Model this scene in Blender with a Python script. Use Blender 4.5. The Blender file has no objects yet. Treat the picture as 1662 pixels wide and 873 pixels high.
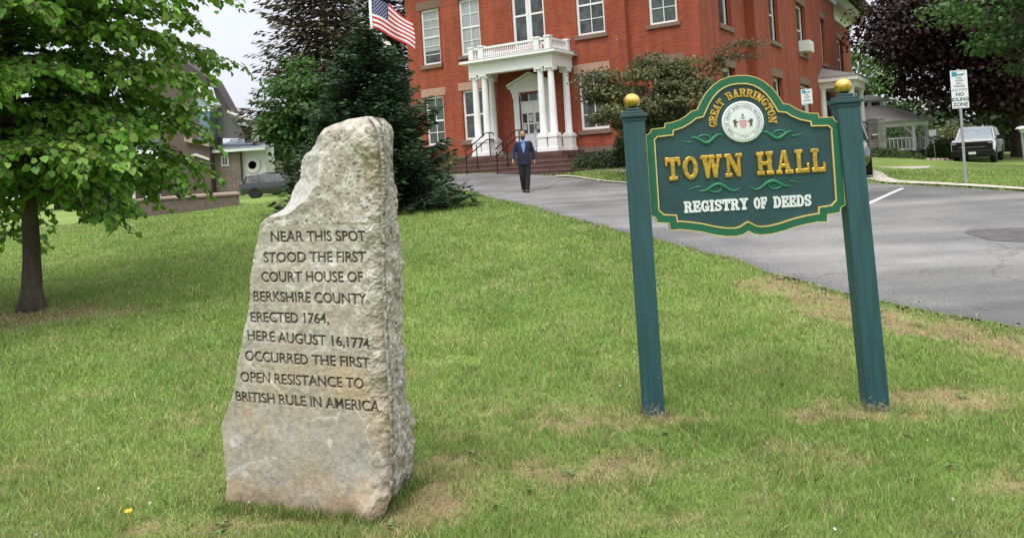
import bpy, bmesh, math, random
import numpy as np
from mathutils import Vector, Matrix
R = math.radians
rng = np.random.default_rng(7); random.seed(7)
S = bpy.context.scene; COL = S.collection

# ------------------------------------------------------------------ camera
EYE = np.array([0., 0., 1.55]); FPX = 900.0; ROLL = R(3.6); PITCH = .014
Dv = np.array([0, math.cos(PITCH), math.sin(PITCH)]); _up = np.array([0, -math.sin(PITCH), math.cos(PITCH)]); _ri = np.array([1., 0, 0])
Rv = _ri*math.cos(ROLL)-_up*math.sin(ROLL); Uv = _ri*math.sin(ROLL)+_up*math.cos(ROLL)
cd = bpy.data.cameras.new('camera'); cam = bpy.data.objects.new('camera', cd); COL.objects.link(cam); S.camera = cam
cam.matrix_world = Matrix(((Rv[0], Uv[0], -Dv[0], EYE[0]), (Rv[1], Uv[1], -Dv[1], EYE[1]), (Rv[2], Uv[2], -Dv[2], EYE[2]), (0, 0, 0, 1)))
cd.sensor_width = 36; cd.lens = 36*FPX/1200; cd.shift_y = -(315-180)/1200; cd.clip_start = .05; cd.clip_end = 2000

# ------------------------------------------------------------------ sky and sun
SUN_EL, SUN_AZ = R(62), R(202)            # azimuth clockwise from +Y
w = bpy.data.worlds.new('World'); S.world = w; w.use_nodes = True
nt = w.node_tree; N = nt.nodes; Lk = nt.links; N.clear()
out = N.new('ShaderNodeOutputWorld'); bg = N.new('ShaderNodeBackground'); bg.inputs[1].default_value = .10
sky = N.new('ShaderNodeTexSky'); sky.sky_type = 'NISHITA'; sky.sun_disc = False; sky.sun_elevation = SUN_EL; sky.sun_rotation = SUN_AZ; sky.dust_density = 3
tc = N.new('ShaderNodeTexCoord'); sp = N.new('ShaderNodeSeparateXYZ'); Lk.new(tc.outputs['Generated'], sp.inputs[0])
rp = N.new('ShaderNodeValToRGB'); rp.color_ramp.elements[0].position = 0; rp.color_ramp.elements[0].color = (.43, .445, .49, 1)
rp.color_ramp.elements[1].position = 1; rp.color_ramp.elements[1].color = (1.5, 1.5, 1.52, 1)
e = rp.color_ramp.elements.new(.30); e.color = (.54, .555, .60, 1)
Lk.new(sp.outputs[2], rp.inputs[0])
no = N.new('ShaderNodeTexNoise'); no.inputs['Scale'].default_value = 3.0; no.inputs['Detail'].default_value = 5; Lk.new(tc.outputs['Generated'], no.inputs['Vector'])
cl = N.new('ShaderNodeMapRange'); cl.inputs[1].default_value = .3; cl.inputs[2].default_value = .7; cl.inputs[3].default_value = .93; cl.inputs[4].default_value = 1.07; Lk.new(no.outputs[0], cl.inputs[0])
mu = N.new('ShaderNodeVectorMath'); mu.operation = 'SCALE'; Lk.new(rp.outputs[0], mu.inputs[0]); Lk.new(cl.outputs[0], mu.inputs['Scale'])
sc = N.new('ShaderNodeVectorMath'); sc.operation = 'SCALE'; sc.inputs['Scale'].default_value = 10; Lk.new(mu.outputs[0], sc.inputs[0])
mx = N.new('ShaderNodeMix'); mx.data_type = 'RGBA'; mx.inputs[0].default_value = .92; Lk.new(sky.outputs[0], mx.inputs[6]); Lk.new(sc.outputs[0], mx.inputs[7])
Lk.new(mx.outputs[2], bg.inputs[0]); Lk.new(bg.outputs[0], out.inputs[0])
sd = bpy.data.lights.new('sun', 'SUN'); sun = bpy.data.objects.new('sun', sd); COL.objects.link(sun)
sd.energy = 1.2; sd.angle = R(34); sd.color = (1, .96, .90)
sv = Vector((math.sin(SUN_AZ)*math.cos(SUN_EL), math.cos(SUN_AZ)*math.cos(SUN_EL), math.sin(SUN_EL)))
sun.rotation_euler = sv.to_track_quat('Z', 'Y').to_euler(); sun.location = (0, -20, 40)
S.view_settings.view_transform = 'Standard'; S.view_settings.look = 'None'; S.view_settings.gamma = 1
S.view_settings.exposure = 0.86
S.render.engine = 'CYCLES'; S.cycles.use_denoising = True; S.cycles.max_bounces = 6

# ------------------------------------------------------------------ picture <-> place (survey of the photograph)
def ray(x, yt):
    a = (x-600)/FPX; b = (180-yt*630/443)/FPX
    return Rv*a+Uv*b+Dv
def at(x, yt, depth):
    v = ray(x, yt); return EYE+v/v[1]*depth
YAW = R(31.7); E1 = np.array([math.cos(YAW), -math.sin(YAW), 0]); E2 = np.array([math.sin(YAW), math.cos(YAW), 0])
HALL = at(620, 100, 30); HALL = np.array([HALL[0], HALL[1], 0.])
def hall(s, t, z=0): return HALL+E1*s+E2*t+np.array([0, 0, z])

# ------------------------------------------------------------------ terrain heights
CP = [(-4, 0, 0), (0, 0, 0), (4, 0, 0), (0, 3, 0), (-1.5, 3.7, 0), (-.7, 3.4, 0), (.76, 4.64, 0), (2.04, 4.52, 0), (3.92, 6.05, 0), (2.8, 8.66, .15), (1.39, 13.28, .4), (-5.72, 9, .21), (-1, 7, .1),
      (-2.08, 18, .64), (.32, 22.3, .72), (-1.95, 24.9, .93), (-10.8, 30, .59), (-17, 51, .40), (-30, 60, .3), (-14, 14, .35), (9.84, 14.87, .4), (9.02, 18.4, .5), (9.7, 22.5, .6), (9.8, 16.7, .48),
      (2.8, 22.8, .8), (1.8, 25.4, 1.0), (25, 42, .06), (19, 31, .34), (22, 36, .2), (17, 46, .45), (14, 30, .6), (30, 20, 0), (40, 60, -.1), (12, 4, -.05), (-20, 25, .3), (-15, 3, 0)]
for s_, t_, z_ in ((-4, -3.6, 1.22), (0, -3.6, 1.24), (3.85, -3.4, 1.24), (5.2, -.4, 1.5), (-6, -.5, 1.25), (0, 5, 1.5), (7.2, 8, 1.3), (8, 18, 1.0), (8, 30, .8)):
    q = hall(s_, t_); CP.append((q[0], q[1], z_))
for x_, y_ in ((-120, -60), (120, -60), (-150, 150), (150, 150), (0, 200), (-150, 40), (150, 40), (0, -80)): CP.append((x_, y_, 0.))
CP = np.array(CP)
def tps(r2): return .5*r2*np.log(r2+1e-9)
_n = len(CP); _K = tps(((CP[:, None, :2]-CP[None, :, :2])**2).sum(-1))+np.eye(_n)*1.5
_Pm = np.c_[np.ones(_n), CP[:, :2]]; _A = np.block([[_K, _Pm], [_Pm.T, np.zeros((3, 3))]])
_W = np.linalg.solve(_A, np.r_[CP[:, 2], 0, 0, 0])
def gz(x, y):
    x = np.atleast_1d(np.asarray(x, float)); y = np.atleast_1d(np.asarray(y, float)); o = np.empty(x.size); xf, yf = x.ravel(), y.ravel()
    for i in range(0, xf.size, 40000):
        a, b = xf[i:i+40000], yf[i:i+40000]
        o[i:i+40000] = tps((a[:, None]-CP[:, 0])**2+(b[:, None]-CP[:, 1])**2)@_W[:_n]+_W[_n]+_W[_n+1]*a+_W[_n+2]*b
    far = np.hypot(xf, yf); k = np.clip((far-90)/60, 0, 1); o = o*(1-k)
    return o.reshape(x.shape)
def g1(x, y): return float(gz([x], [y])[0])
def hit(px, py):
    v = ray(px, py); t = np.geomspace(1.5, 160, 1500); P = EYE+v[None]*t[:, None]; d = P[:, 2]-gz(P[:, 0], P[:, 1])
    i = np.argmax(d < 0) if (d < 0).any() else len(t)-1
    if i > 0:
        k = d[i-1]/(d[i-1]-d[i]+1e-12) if (d < 0).any() else 0
        q = P[i-1]+(P[i]-P[i-1])*k
    else: q = P[0]
    return np.array([q[0], q[1], g1(q[0], q[1])])
def onground(px, py, depth):
    q = at(px, py, depth); return np.array([q[0], q[1], g1(q[0], q[1])])

# ------------------------------------------------------------------ noise
def vnoise(p):
    p = np.asarray(p, float); i = np.floor(p).astype(np.int64); f = p-i; f = f*f*(3-2*f); r = np.zeros(len(p))
    for dx in (0, 1):
        for dy in (0, 1):
            for dz in (0, 1):
                h = ((i[:, 0]+dx)*374761393+(i[:, 1]+dy)*668265263+(i[:, 2]+dz)*2147483647) & 0x7fffffff
                h = ((h ^ (h >> 13))*1274126177) & 0x7fffffff; h = h ^ (h >> 16)
                wgt = (f[:, 0] if dx else 1-f[:, 0])*(f[:, 1] if dy else 1-f[:, 1])*(f[:, 2] if dz else 1-f[:, 2])
                r += wgt*((h & 0xffff)/65535.)
    return r
def fbm(p, o=4, g=.5):
    r = 0; a = 1; s = 0; p = np.asarray(p, float)
    for k in range(o): r = r+a*vnoise(p*2**k+k*17.3); s += a; a *= g
    return r/s

# ------------------------------------------------------------------ materials
MATS = {}
def node_mat(name):
    m = bpy.data.materials.new(name); m.use_nodes = True; t = m.node_tree; b = t.nodes['Principled BSDF']; MATS[name] = m; return m, t, b
def mat(name, col, rough=.7, metal=0, var=.12, scale=6, bump=0, bscale=40, spec=.5, coat=0, stretch=None, col2=None):
    """base colour with a little procedural wear: large blotches + fine grain"""
    m, t, b = node_mat(name); n, l = t.nodes, t.links
    c = n.new('ShaderNodeTexCoord'); vec = c.outputs['Object']
    if stretch:
        mp = n.new('ShaderNodeMapping'); mp.inputs['Scale'].default_value = stretch; l.new(vec, mp.inputs[0]); vec = mp.outputs[0]
    a = n.new('ShaderNodeTexNoise'); a.inputs['Scale'].default_value = scale; a.inputs['Detail'].default_value = 6; a.inputs['Roughness'].default_value = .65; l.new(vec, a.inputs['Vector'])
    r = n.new('ShaderNodeValToRGB'); lo = [max(0, x*(1-var*1.6)) for x in col]; hi = [min(1, x*(1+var*1.3)) for x in (col2 or col)]
    r.color_ramp.elements[0].position = .3; r.color_ramp.elements[0].color = (*lo, 1); r.color_ramp.elements[1].position = .72; r.color_ramp.elements[1].color = (*hi, 1)
    l.new(a.outputs[0], r.inputs[0]); l.new(r.outputs[0], b.inputs['Base Color'])
    b.inputs['Roughness'].default_value = rough; b.inputs['Metallic'].default_value = metal; b.inputs['Specular IOR Level'].default_value = spec
    if coat: b.inputs['Coat Weight'].default_value = coat; b.inputs['Coat Roughness'].default_value = .05
    if bump:
        h = n.new('ShaderNodeTexNoise'); h.inputs['Scale'].default_value = bscale; h.inputs['Detail'].default_value = 8; l.new(vec, h.inputs['Vector'])
        bp = n.new('ShaderNodeBump'); bp.inputs['Strength'].default_value = bump; bp.inputs['Distance'].default_value = .02; l.new(h.outputs[0], bp.inputs['Height']); l.new(bp.outputs[0], b.inputs['Normal'])
    return m
def attr_mat(name, attr='tint', rough=.6, trans=0, spec=.3, fine=0, fscale=200, bump=0, bscale=60):
    m, t, b = node_mat(name); n, l = t.nodes, t.links
    a = n.new('ShaderNodeAttribute'); a.attribute_name = attr; colr = a.outputs['Color']
    if fine:
        c = n.new('ShaderNodeTexCoord'); x = n.new('ShaderNodeTexNoise'); x.inputs['Scale'].default_value = fscale; x.inputs['Detail'].default_value = 6; l.new(c.outputs['Object'], x.inputs['Vector'])
        mr = n.new('ShaderNodeMapRange'); mr.inputs[1].default_value = .3; mr.inputs[2].default_value = .7; mr.inputs[3].default_value = 1-fine; mr.inputs[4].default_value = 1+fine; l.new(x.outputs[0], mr.inputs[0])
        vm = n.new('ShaderNodeVectorMath'); vm.operation = 'SCALE'; l.new(colr, vm.inputs[0]); l.new(mr.outputs[0], vm.inputs['Scale']); colr = vm.outputs[0]
        if bump:
            y = n.new('ShaderNodeTexNoise'); y.inputs['Scale'].default_value = bscale; y.inputs['Detail'].default_value = 8; l.new(c.outputs['Object'], y.inputs['Vector'])
            bp = n.new('ShaderNodeBump'); bp.inputs['Strength'].default_value = bump; bp.inputs['Distance'].default_value = .03; l.new(y.outputs[0], bp.inputs['Height']); l.new(bp.outputs[0], b.inputs['Normal'])
    l.new(colr, b.inputs['Base Color']); b.inputs['Roughness'].default_value = rough; b.inputs['Specular IOR Level'].default_value = spec
    if trans:
        o = [x for x in n if x.type == 'OUTPUT_MATERIAL'][0]; tr = n.new('ShaderNodeBsdfTranslucent'); l.new(colr, tr.inputs[0]); ms = n.new('ShaderNodeMixShader'); ms.inputs[0].default_value = trans
        l.new(b.outputs[0], ms.inputs[1]); l.new(tr.outputs[0], ms.inputs[2]); l.new(ms.outputs[0], o.inputs[0])
    return m
def brick_mat(name, c1, c2, mortar, bw=.22, bh=.075, msize=.008, rot=False):
    m, t, b = node_mat(name); n, l = t.nodes, t.links
    c = n.new('ShaderNodeTexCoord'); s = n.new('ShaderNodeSeparateXYZ'); l.new(c.outputs['Object'], s.inputs[0])
    ad = n.new('ShaderNodeMath'); ad.operation = 'ADD'; l.new(s.outputs[0], ad.inputs[0]); l.new(s.outputs[1], ad.inputs[1])
    cb = n.new('ShaderNodeCombineXYZ'); l.new(ad.outputs[0], cb.inputs[0]); l.new(s.outputs[2], cb.inputs[1])
    k = n.new('ShaderNodeTexBrick'); k.inputs['Scale'].default_value = 1; k.inputs['Brick Width'].default_value = bw; k.inputs['Row Height'].default_value = bh; k.inputs['Mortar Size'].default_value = msize
    k.inputs['Color1'].default_value = (*c1, 1); k.inputs['Color2'].default_value = (*c2, 1); k.inputs['Mortar'].default_value = (*mortar, 1); l.new(cb.outputs[0], k.inputs['Vector'])
    x = n.new('ShaderNodeTexNoise'); x.inputs['Scale'].default_value = .9; x.inputs['Detail'].default_value = 7; l.new(c.outputs['Object'], x.inputs['Vector'])
    mr = n.new('ShaderNodeMapRange'); mr.inputs[1].default_value = .3; mr.inputs[2].default_value = .7; mr.inputs[3].default_value = .90; mr.inputs[4].default_value = 1.09; l.new(x.outputs[0], mr.inputs[0])
    vm = n.new('ShaderNodeVectorMath'); vm.operation = 'SCALE'; l.new(k.outputs['Color'], vm.inputs[0]); l.new(mr.outputs[0], vm.inputs['Scale']); 
    sm = n.new('ShaderNodeMapping'); sm.inputs['Scale'].default_value = (3.5, 3.5, .22); l.new(c.outputs['Object'], sm.inputs[0]); sx = n.new('ShaderNodeTexNoise'); sx.inputs['Scale'].default_value = 1; sx.inputs['Detail'].default_value = 8; l.new(sm.outputs[0], sx.inputs['Vector'])
    s3 = n.new('ShaderNodeMapRange'); s3.inputs[1].default_value = .35; s3.inputs[2].default_value = .6; s3.inputs[3].default_value = .80; s3.inputs[4].default_value = 1.04; l.new(sx.outputs[0], s3.inputs[0])
    v3 = n.new('ShaderNodeVectorMath'); v3.operation = 'SCALE'; l.new(vm.outputs[0], v3.inputs[0]); l.new(s3.outputs[0], v3.inputs['Scale']); l.new(v3.outputs[0], b.inputs['Base Color'])
    bp = n.new('ShaderNodeBump'); bp.inputs['Strength'].default_value = .5; bp.inputs['Distance'].default_value = .01; bp.invert = True; l.new(k.outputs['Fac'], bp.inputs['Height']); l.new(bp.outputs[0], b.inputs['Normal'])
    b.inputs['Roughness'].default_value = .85; b.inputs['Specular IOR Level'].default_value = .25
    return m
brick = brick_mat('red_brick', (.36, .078, .038), (.27, .052, .026), (.30, .125, .085))
fieldstone = brick_mat('field_stone', (.20, .165, .135), (.28, .235, .19), (.13, .11, .095), .55, .17, .018)
pillarstone = brick_mat('rough_stone', (.15, .145, .14), (.27, .255, .245), (.13, .12, .115), .34, .12, .012)
brown_sill = mat('brown_stone', (.20, .13, .10), .85, bump=.2)
pink_lintel = mat('pink_stone', (.42, .26, .19), .85, bump=.2)
white = mat('white_paint', (.80, .80, .79), .5, var=.05, scale=2)
cream = mat('cream_paint', (.62, .60, .53), .6, var=.06)
stepstone = mat('step_stone', (.125, .066, .054), .85, var=.25, scale=4, bump=.2)
basestone = mat('base_stone', (.19, .125, .105), .9, var=.25, scale=5, bump=.4)
concrete = mat('concrete', (.46, .42, .36), .9, var=.16, scale=3, bump=.15)
glassd = mat('window_glass', (.020, .026, .028), .05, var=.6, scale=2.5, col2=(.06, .07, .068), spec=.8)
glassg = mat('tree_reflection_glass', (.06, .075, .065), .08, var=.5, scale=2.2, spec=.8)  # greenish reflection of trees put into the pane colour
blind = mat('curtained_glass', (.36, .38, .40), .18, var=.2, scale=3, spec=.7, stretch=(9, 9, .6))
black = mat('black_iron', (.007, .007, .008), .5, var=.2, spec=.25)
dark = mat('dark_void', (.02, .018, .016), .9)
slate = mat('grey_shingle', (.20, .195, .195), .9, var=.22, scale=12, bump=.3, stretch=(1, 1, 6))
lightroof = mat('light_grey_shingle', (.46, .455, .455), .9, var=.15, scale=10, bump=.3)
roofdark = mat('dark_brown_shingle', (.085, .07, .068), .9, var=.25, scale=10, bump=.3)
brownclap = mat('brown_clapboard', (.120, .083, .072), .75, var=.15, scale=4, stretch=(1, 1, 8))
bluetrim = mat('slate_blue_paint', (.15, .225, .31), .6, var=.08)
terr = mat('terrace_brown', (.135, .10, .085), .9, var=.22, scale=5, bump=.3)
terrtop = mat('terrace_top', (.26, .19, .165), .9, var=.15)
signblue = mat('sign_teal', (.017, .060, .070), .42, var=.16, scale=5, bump=.06, bscale=90)
signgreen = mat('sign_green', (.010, .115, .060), .4, var=.1, scale=6)
scroll = mat('scroll_green', (.014, .155, .085), .35, var=.1)
gold = mat('gold_leaf', (.74, .47, .11), .27, 1, var=.25, scale=25, bump=.15, bscale=50)
goldp = mat('gold_paint', (.72, .55, .20), .4, .35, var=.1)
galv = mat('galvanised_steel', (.36, .38, .39), .45, .6, var=.15)
signwhite = mat('sign_white', (.68, .72, .72), .5, var=.05)
teal = mat('sign_cyan', (.03, .25, .33), .5)
inkgrey = mat('sign_ink', (.07, .08, .085), .6)
tyre = mat('tyre_rubber', (.015, .015, .016), .8)
rimm = mat('rim_alloy', (.42, .43, .45), .35, .8)
bark = mat('bark', (.085, .066, .052), .95, var=.35, scale=9, bump=.9, bscale=18, stretch=(1, 1, .22))
barkg = mat('grey_bark', (.15, .135, .125), .95, var=.3, scale=9, bump=.8, bscale=14, stretch=(1, 1, .25))
paint_char = mat('charcoal_car_paint', (.035, .037, .043), .3, .3, var=.05, coat=1)
paint_blk = mat('black_car_paint', (.01, .011, .012), .25, .2, var=.05, coat=1)
paint_wht = mat('white_car_paint', (.74, .75, .77), .35, var=.03, coat=1)
lampm = mat('lamp_glass', (.5, .5, .48), .1, var=.05)
redlamp = mat('tail_lamp', (.25, .01, .01), .2)
leafm = attr_mat('leaves', rough=.45, trans=.32, spec=.4)
needlem = attr_mat('needles', rough=.6, trans=.12, spec=.25)
bladem = attr_mat('grass_blades', rough=.55, trans=.36, spec=.3)

# ------------------------------------------------------------------ mesh builder
class MB:
    def __init__(s): s.v = []; s.f = []; s.mi = []; s.cur = 0
    def add(s, vs, fs):
        o = len(s.v); s.v += [tuple(map(float, p)) for p in vs]; s.f += [tuple(i+o for i in f) for f in fs]; s.mi += [s.cur]*len(fs); return s
    def box(s, x0, x1, y0, y1, z0, z1):
        return s.add([(x0, y0, z0), (x1, y0, z0), (x1, y1, z0), (x0, y1, z0), (x0, y0, z1), (x1, y0, z1), (x1, y1, z1), (x0, y1, z1)],
                     [(0, 3, 2, 1), (4, 5, 6, 7), (0, 1, 5, 4), (1, 2, 6, 5), (2, 3, 7, 6), (3, 0, 4, 7)])
    def quad(s, a, b, c, d): return s.add([a, b, c, d], [(0, 1, 2, 3)])
    def prism(s, poly, axis, a, b):
        """polygon in the plane across `axis` (0,1,2), extruded from a to b"""
        def P(p, h): return {0: (h, p[0], p[1]), 1: (p[0], h, p[1]), 2: (p[0], p[1], h)}[axis]
        n = len(poly); v = [P(p, a) for p in poly]+[P(p, b) for p in poly]
        return s.add(v, [tuple(range(n))[::-1], tuple(range(n, 2*n))]+[(i, (i+1) % n, n+(i+1) % n, n+i) for i in range(n)])
    def tube(s, pts, rad, n=8, cap=True):
        pts = [np.asarray(p, float) for p in pts]; rad = rad if hasattr(rad, '__len__') else [rad]*len(pts); vs = []; fs = []
        up = None
        for i, p in enumerate(pts):
            d = pts[min(i+1, len(pts)-1)]-pts[max(i-1, 0)]; d = d/(np.linalg.norm(d)+1e-9)
            if up is None: up = np.array([0, 0, 1.]) if abs(d[2]) < .9 else np.array([1., 0, 0])
            a = np.cross(up, d); a /= np.linalg.norm(a)+1e-9; b = np.cross(d, a); up = b
            for k in range(n):
                t = 2*math.pi*k/n; vs.append(p+(a*math.cos(t)+b*math.sin(t))*rad[i])
        for i in range(len(pts)-1):
            for k in range(n): fs.append((i*n+k, i*n+(k+1) % n, (i+1)*n+(k+1) % n, (i+1)*n+k))
        if cap: fs += [tuple(range(n))[::-1], tuple((len(pts)-1)*n+k for k in range(n))]
        return s.add(vs, fs)
    def loft(s, rings):
        """closed rings of equal length, capped"""
        n = len(rings[0]); vs = [p for r in rings for p in r]; fs = []
        for i in range(len(rings)-1):
            for k in range(n): fs.append((i*n+k, i*n+(k+1) % n, (i+1)*n+(k+1) % n, (i+1)*n+k))
        fs += [tuple(range(n))[::-1], tuple((len(rings)-1)*n+k for k in range(n))]
        return s.add(vs, fs)
    def lathe(s, prof, n=24, c=(0, 0, 0), axis=2):
        vs = []; fs = []
        for r, h in prof:
            for k in range(n):
                t = 2*math.pi*k/n; x, y = r*math.cos(t), r*math.sin(t)
                p = {2: (x, y, h), 1: (x, h, y), 0: (h, x, y)}[axis]; vs.append((p[0]+c[0], p[1]+c[1], p[2]+c[2]))
        m = len(prof)
        for i in range(m-1):
            for k in range(n): fs.append((i*n+k, i*n+(k+1) % n, (i+1)*n+(k+1) % n, (i+1)*n+k))
        fs += [tuple(range(n))[::-1], tuple((m-1)*n+k for k in range(n))]
        return s.add(vs, fs)
    def ball(s, c, r, n=20, sz=1): return s.lathe([(max(1e-4, r*math.sin(math.pi*i/12)), -r*sz*math.cos(math.pi*i/12)) for i in range(13)], n, c)
    def build(s, name, m, parent=None, smooth=False, bevel=0, label=None, recalc=True):
        me = bpy.data.meshes.new(name); me.from_pydata(s.v, [], s.f)
        for x in (m if isinstance(m, (list, tuple)) else [m]): me.materials.append(x)
        if any(s.mi): me.polygons.foreach_set('material_index', s.mi)
        if recalc:
            b = bmesh.new(); b.from_mesh(me); bmesh.ops.recalc_face_normals(b, faces=b.faces); b.to_mesh(me); b.free()
        if smooth: me.shade_smooth() if smooth is True else me.set_sharp_from_angle(angle=R(smooth))
        o = bpy.data.objects.new(name, me); COL.objects.link(o)
        if parent: o.parent = parent
        if bevel:
            bv = o.modifiers.new('bevel', 'BEVEL'); bv.width = bevel; bv.segments = 2; bv.limit_method = 'ANGLE'; bv.angle_limit = R(40)
        if label: o['label'] = label
        return o
def fast_mesh(name, verts, loops, starts, m, parent=None, col=None, smooth=False):
    me = bpy.data.meshes.new(name); me.vertices.add(len(verts)); me.vertices.foreach_set('co', np.ascontiguousarray(verts, dtype=np.float32).ravel())
    me.loops.add(len(loops)); me.loops.foreach_set('vertex_index', np.ascontiguousarray(loops, dtype=np.int32))
    me.polygons.add(len(starts)); me.polygons.foreach_set('loop_start', np.ascontiguousarray(starts, dtype=np.int32))
    me.update(calc_edges=True)
    if col is not None:
        a = me.attributes.new('tint', 'FLOAT_COLOR', 'POINT'); c = np.ones((len(verts), 4), np.float32); c[:, :3] = col; a.data.foreach_set('color', c.ravel())
    if smooth: me.polygons.foreach_set('use_smooth', np.ones(len(starts), bool))
    me.materials.append(m); o = bpy.data.objects.new(name, me); COL.objects.link(o)
    if parent: o.parent = parent
    return o
def grid_mesh(name, V, nu, nv, m, parent=None, col=None, smooth=True):
    """V is (nu*nv,3), row-major"""
    i, j = np.meshgrid(np.arange(nu-1), np.arange(nv-1), indexing='ij'); a = (i*nv+j).ravel()
    L = np.stack([a, a+1, a+nv+1, a+nv], 1)
    return fast_mesh(name, V, L.ravel(), np.arange(len(a))*4, m, parent, col, smooth)
def tag(o, label=None, cat=None, group=None, kind=None):
    if label: o['label'] = label
    if cat: o['category'] = cat
    if group: o['group'] = group
    if kind: o['kind'] = kind
    return o
def thing(name, label, cat, loc=(0, 0, 0), rz=0, group=None):
    o = bpy.data.objects.new(name, None); COL.objects.link(o); o.location = tuple(map(float, loc)); o.rotation_euler = (0, 0, rz); o.empty_display_size = .2
    return tag(o, label, cat, group)
def copy_tree(o, parent=None):
    c = o.copy(); COL.objects.link(c)
    if parent: c.parent = parent
    for ch in list(o.children): copy_tree(ch, c)
    return c

# ------------------------------------------------------------------ ground zones
def poly_in(x, y, P):
    P = np.asarray(P); r = np.zeros(x.shape, bool); j = len(P)-1
    for i in range(len(P)):
        a, b = P[i], P[j]
        c = ((a[1] > y) != (b[1] > y)) & (x < (b[0]-a[0])*(y-a[1])/(b[1]-a[1]+1e-12)+a[0]); r ^= c; j = i
    return r
def resample(P, n):
    P = np.asarray(P, float); d = np.r_[0, np.cumsum(np.linalg.norm(np.diff(P, axis=0), axis=1))]; t = np.linspace(0, d[-1], n)
    return np.stack([np.interp(t, d, P[:, k]) for k in range(P.shape[1])], 1)
near_edge = [hit(*p)[:2] for p in ((1340, 312), (1260, 289), (1200, 272), (1100, 258), (1000, 245), (900, 225), (860, 214.5), (800, 203.5), (750, 195), (700, 186), (660, 178.5), (620, 170), (560, 160), (533, 155.5), (520, 152.5))]
near_edge = [np.array([14., 3.2]), np.array([7.5, 4.6])]+near_edge[1:]
far_edge = [np.array([26., 13.]), hit(1260, 161)[:2], hit(1200, 158.6)[:2], hit(1120, 155)[:2], hit(1045, 152.4)[:2], hit(1000, 150)[:2], hit(900, 150)[:2], hit(800, 152)[:2], hit(735, 151.5)[:2], hit(695, 149)[:2], hit(660, 146.3)[:2], hall(3.7, -3.5)[:2], hall(1, -3.12)[:2], hall(-3.6, -3.12)[:2]]
NU, NVv = 120, 40
ne = resample(near_edge, NU); fe = resample(far_edge, NU)
ne += (fbm(np.c_[ne*2.2, np.zeros(NU)], 3)[:, None]-.5)*.18
kk = np.linspace(0, 1, NVv)
RX = ne[:, None, :]*(1-kk[None, :, None])+fe[:, None, :]*kk[None, :, None]
drive_poly = np.r_[ne, fe[::-1]]
far_side = [p for p in (hit(1019, 149.3), hit(1045, 152.4), hit(1120, 155), hit(1200, 158.6), hit(1260, 161))]
# dry and bare patches: pixel centre, radius across, radius deep (m), strength
patches = [(hit(650, 347), .42, .24, 1.2), (hit(690, 388), .40, .16, 1.2), (hit(625, 392), .35, .16, .55), (hit(765, 345), .25, .13, 1.5), (hit(1028, 341), .36, .12, 1.7), (hit(1110, 328), .30, .12, 1.4),
           (hit(930, 335), .35, .12, .6), (hit(350, 428), .60, .08, 1.9), (hit(488, 405), .17, .22, 2.6), (hit(510, 380), .14, .2, 1.3), (hit(180, 398), .3, .12, .55), (hit(120, 418), .3, .1, .4), (hit(25, 262), 1.1, .40, 2.0), (hit(330, 345), .4, .2, .3),
           (hit(850, 400), .3, .12, .5), (hit(690, 412), .25, .08, .6), (hit(790, 428), .3, .06, .5), (hit(920, 420), .35, .1, .4), (hit(570, 305), .5, .2, .3)]
verge = np.array([hit(*p)[:2] for p in ((905, 234), (940, 243), (1000, 259), (1080, 270), (1190, 284), (1240, 291))])
verge = resample(verge, 60)
def bare(x, y):
    b = np.zeros(x.shape); n3 = fbm(np.c_[x*4.5, y*4.5, x*0+61], 4, .62)
    n1 = fbm(np.c_[x*2.3, y*2.3, x*0+3], 4); n2 = fbm(np.c_[x*7, y*7, x*0+9], 3)
    for c, rx, ry, s in patches: b += s*np.exp(-(((x-c[0])/rx)**2+((y-c[1])/ry)**2))
    d = np.full(x.shape, 9.)
    for q in verge: d = np.minimum(d, np.hypot(x-q[0], (y-q[1])))
    b += 2.6*np.exp(-(d/.27)**2)
    b += np.clip((n1-.56)*2.6, 0, .45)*np.clip((7.5-y)/4, 0, 1)
    n4 = fbm(np.c_[x*17, y*17, x*0+77], 3, .6)
    b = np.clip((b*.55+(n3-.5)*2.6*np.minimum(1, b*1.6)-.08)*1.35, 0, 1)
    return np.clip(b*(.25+1.45*np.clip((n4-.30)*2.2, 0, 1)), 0, .95)
GREEN = np.array([.205, .295, .076]); GDARK = np.array([.160, .240, .058]); GYEL = np.array([.270, .315, .112]); TAN = np.array([.30, .225, .125]); DIRT = np.array([.17, .125, .085])
def lawn_col(x, y, b):
    n1 = fbm(np.c_[x*.8, y*.45, x*0], 4); n2 = fbm(np.c_[x*3, y*3, x*0+5], 3)
    k = np.clip((n1-.5)*2.6+.5, 0, 1)[:, None]; c = GDARK*(1-k)+GREEN*k
    k2 = np.clip((n2-.48)*2.2, 0, .8)[:, None]; c = c*(1-k2)+GYEL*k2
    kb = np.clip(b, 0, 1)[:, None]; s = TAN*(.5+.5*n2[:, None])+DIRT*(.35*(1-n2[:, None])); return c*(1-kb)+s*kb
xs = np.r_[-400, -250, -160, -110, -80, -60, -48, -38, -30, -24, -20, np.arange(-17, -6, .3), np.arange(-6, 7, .12), np.arange(7, 20, .3), 20, 24, 30, 38, 48, 60, 80, 110, 160, 250, 400]
ys = np.r_[-200, -100, -50, -20, -8, -2, 0, np.arange(1, 10, .12), np.arange(10, 36, .3), np.arange(36, 70, 1.5), 75, 85, 100, 130, 180, 260, 400]
gx, gy = np.meshgrid(xs, ys, indexing='ij'); gx = gx.ravel(); gy = gy.ravel(); gh = gz(gx, gy)
ind = poly_in(gx, gy, drive_poly)
gb = bare(gx, gy); gcol = lawn_col(gx, gy, gb)
gh2 = gh-.10*ind+(fbm(np.c_[gx*4, gy*4, gx*0], 3)-.5)*.03*(~ind)
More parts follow.
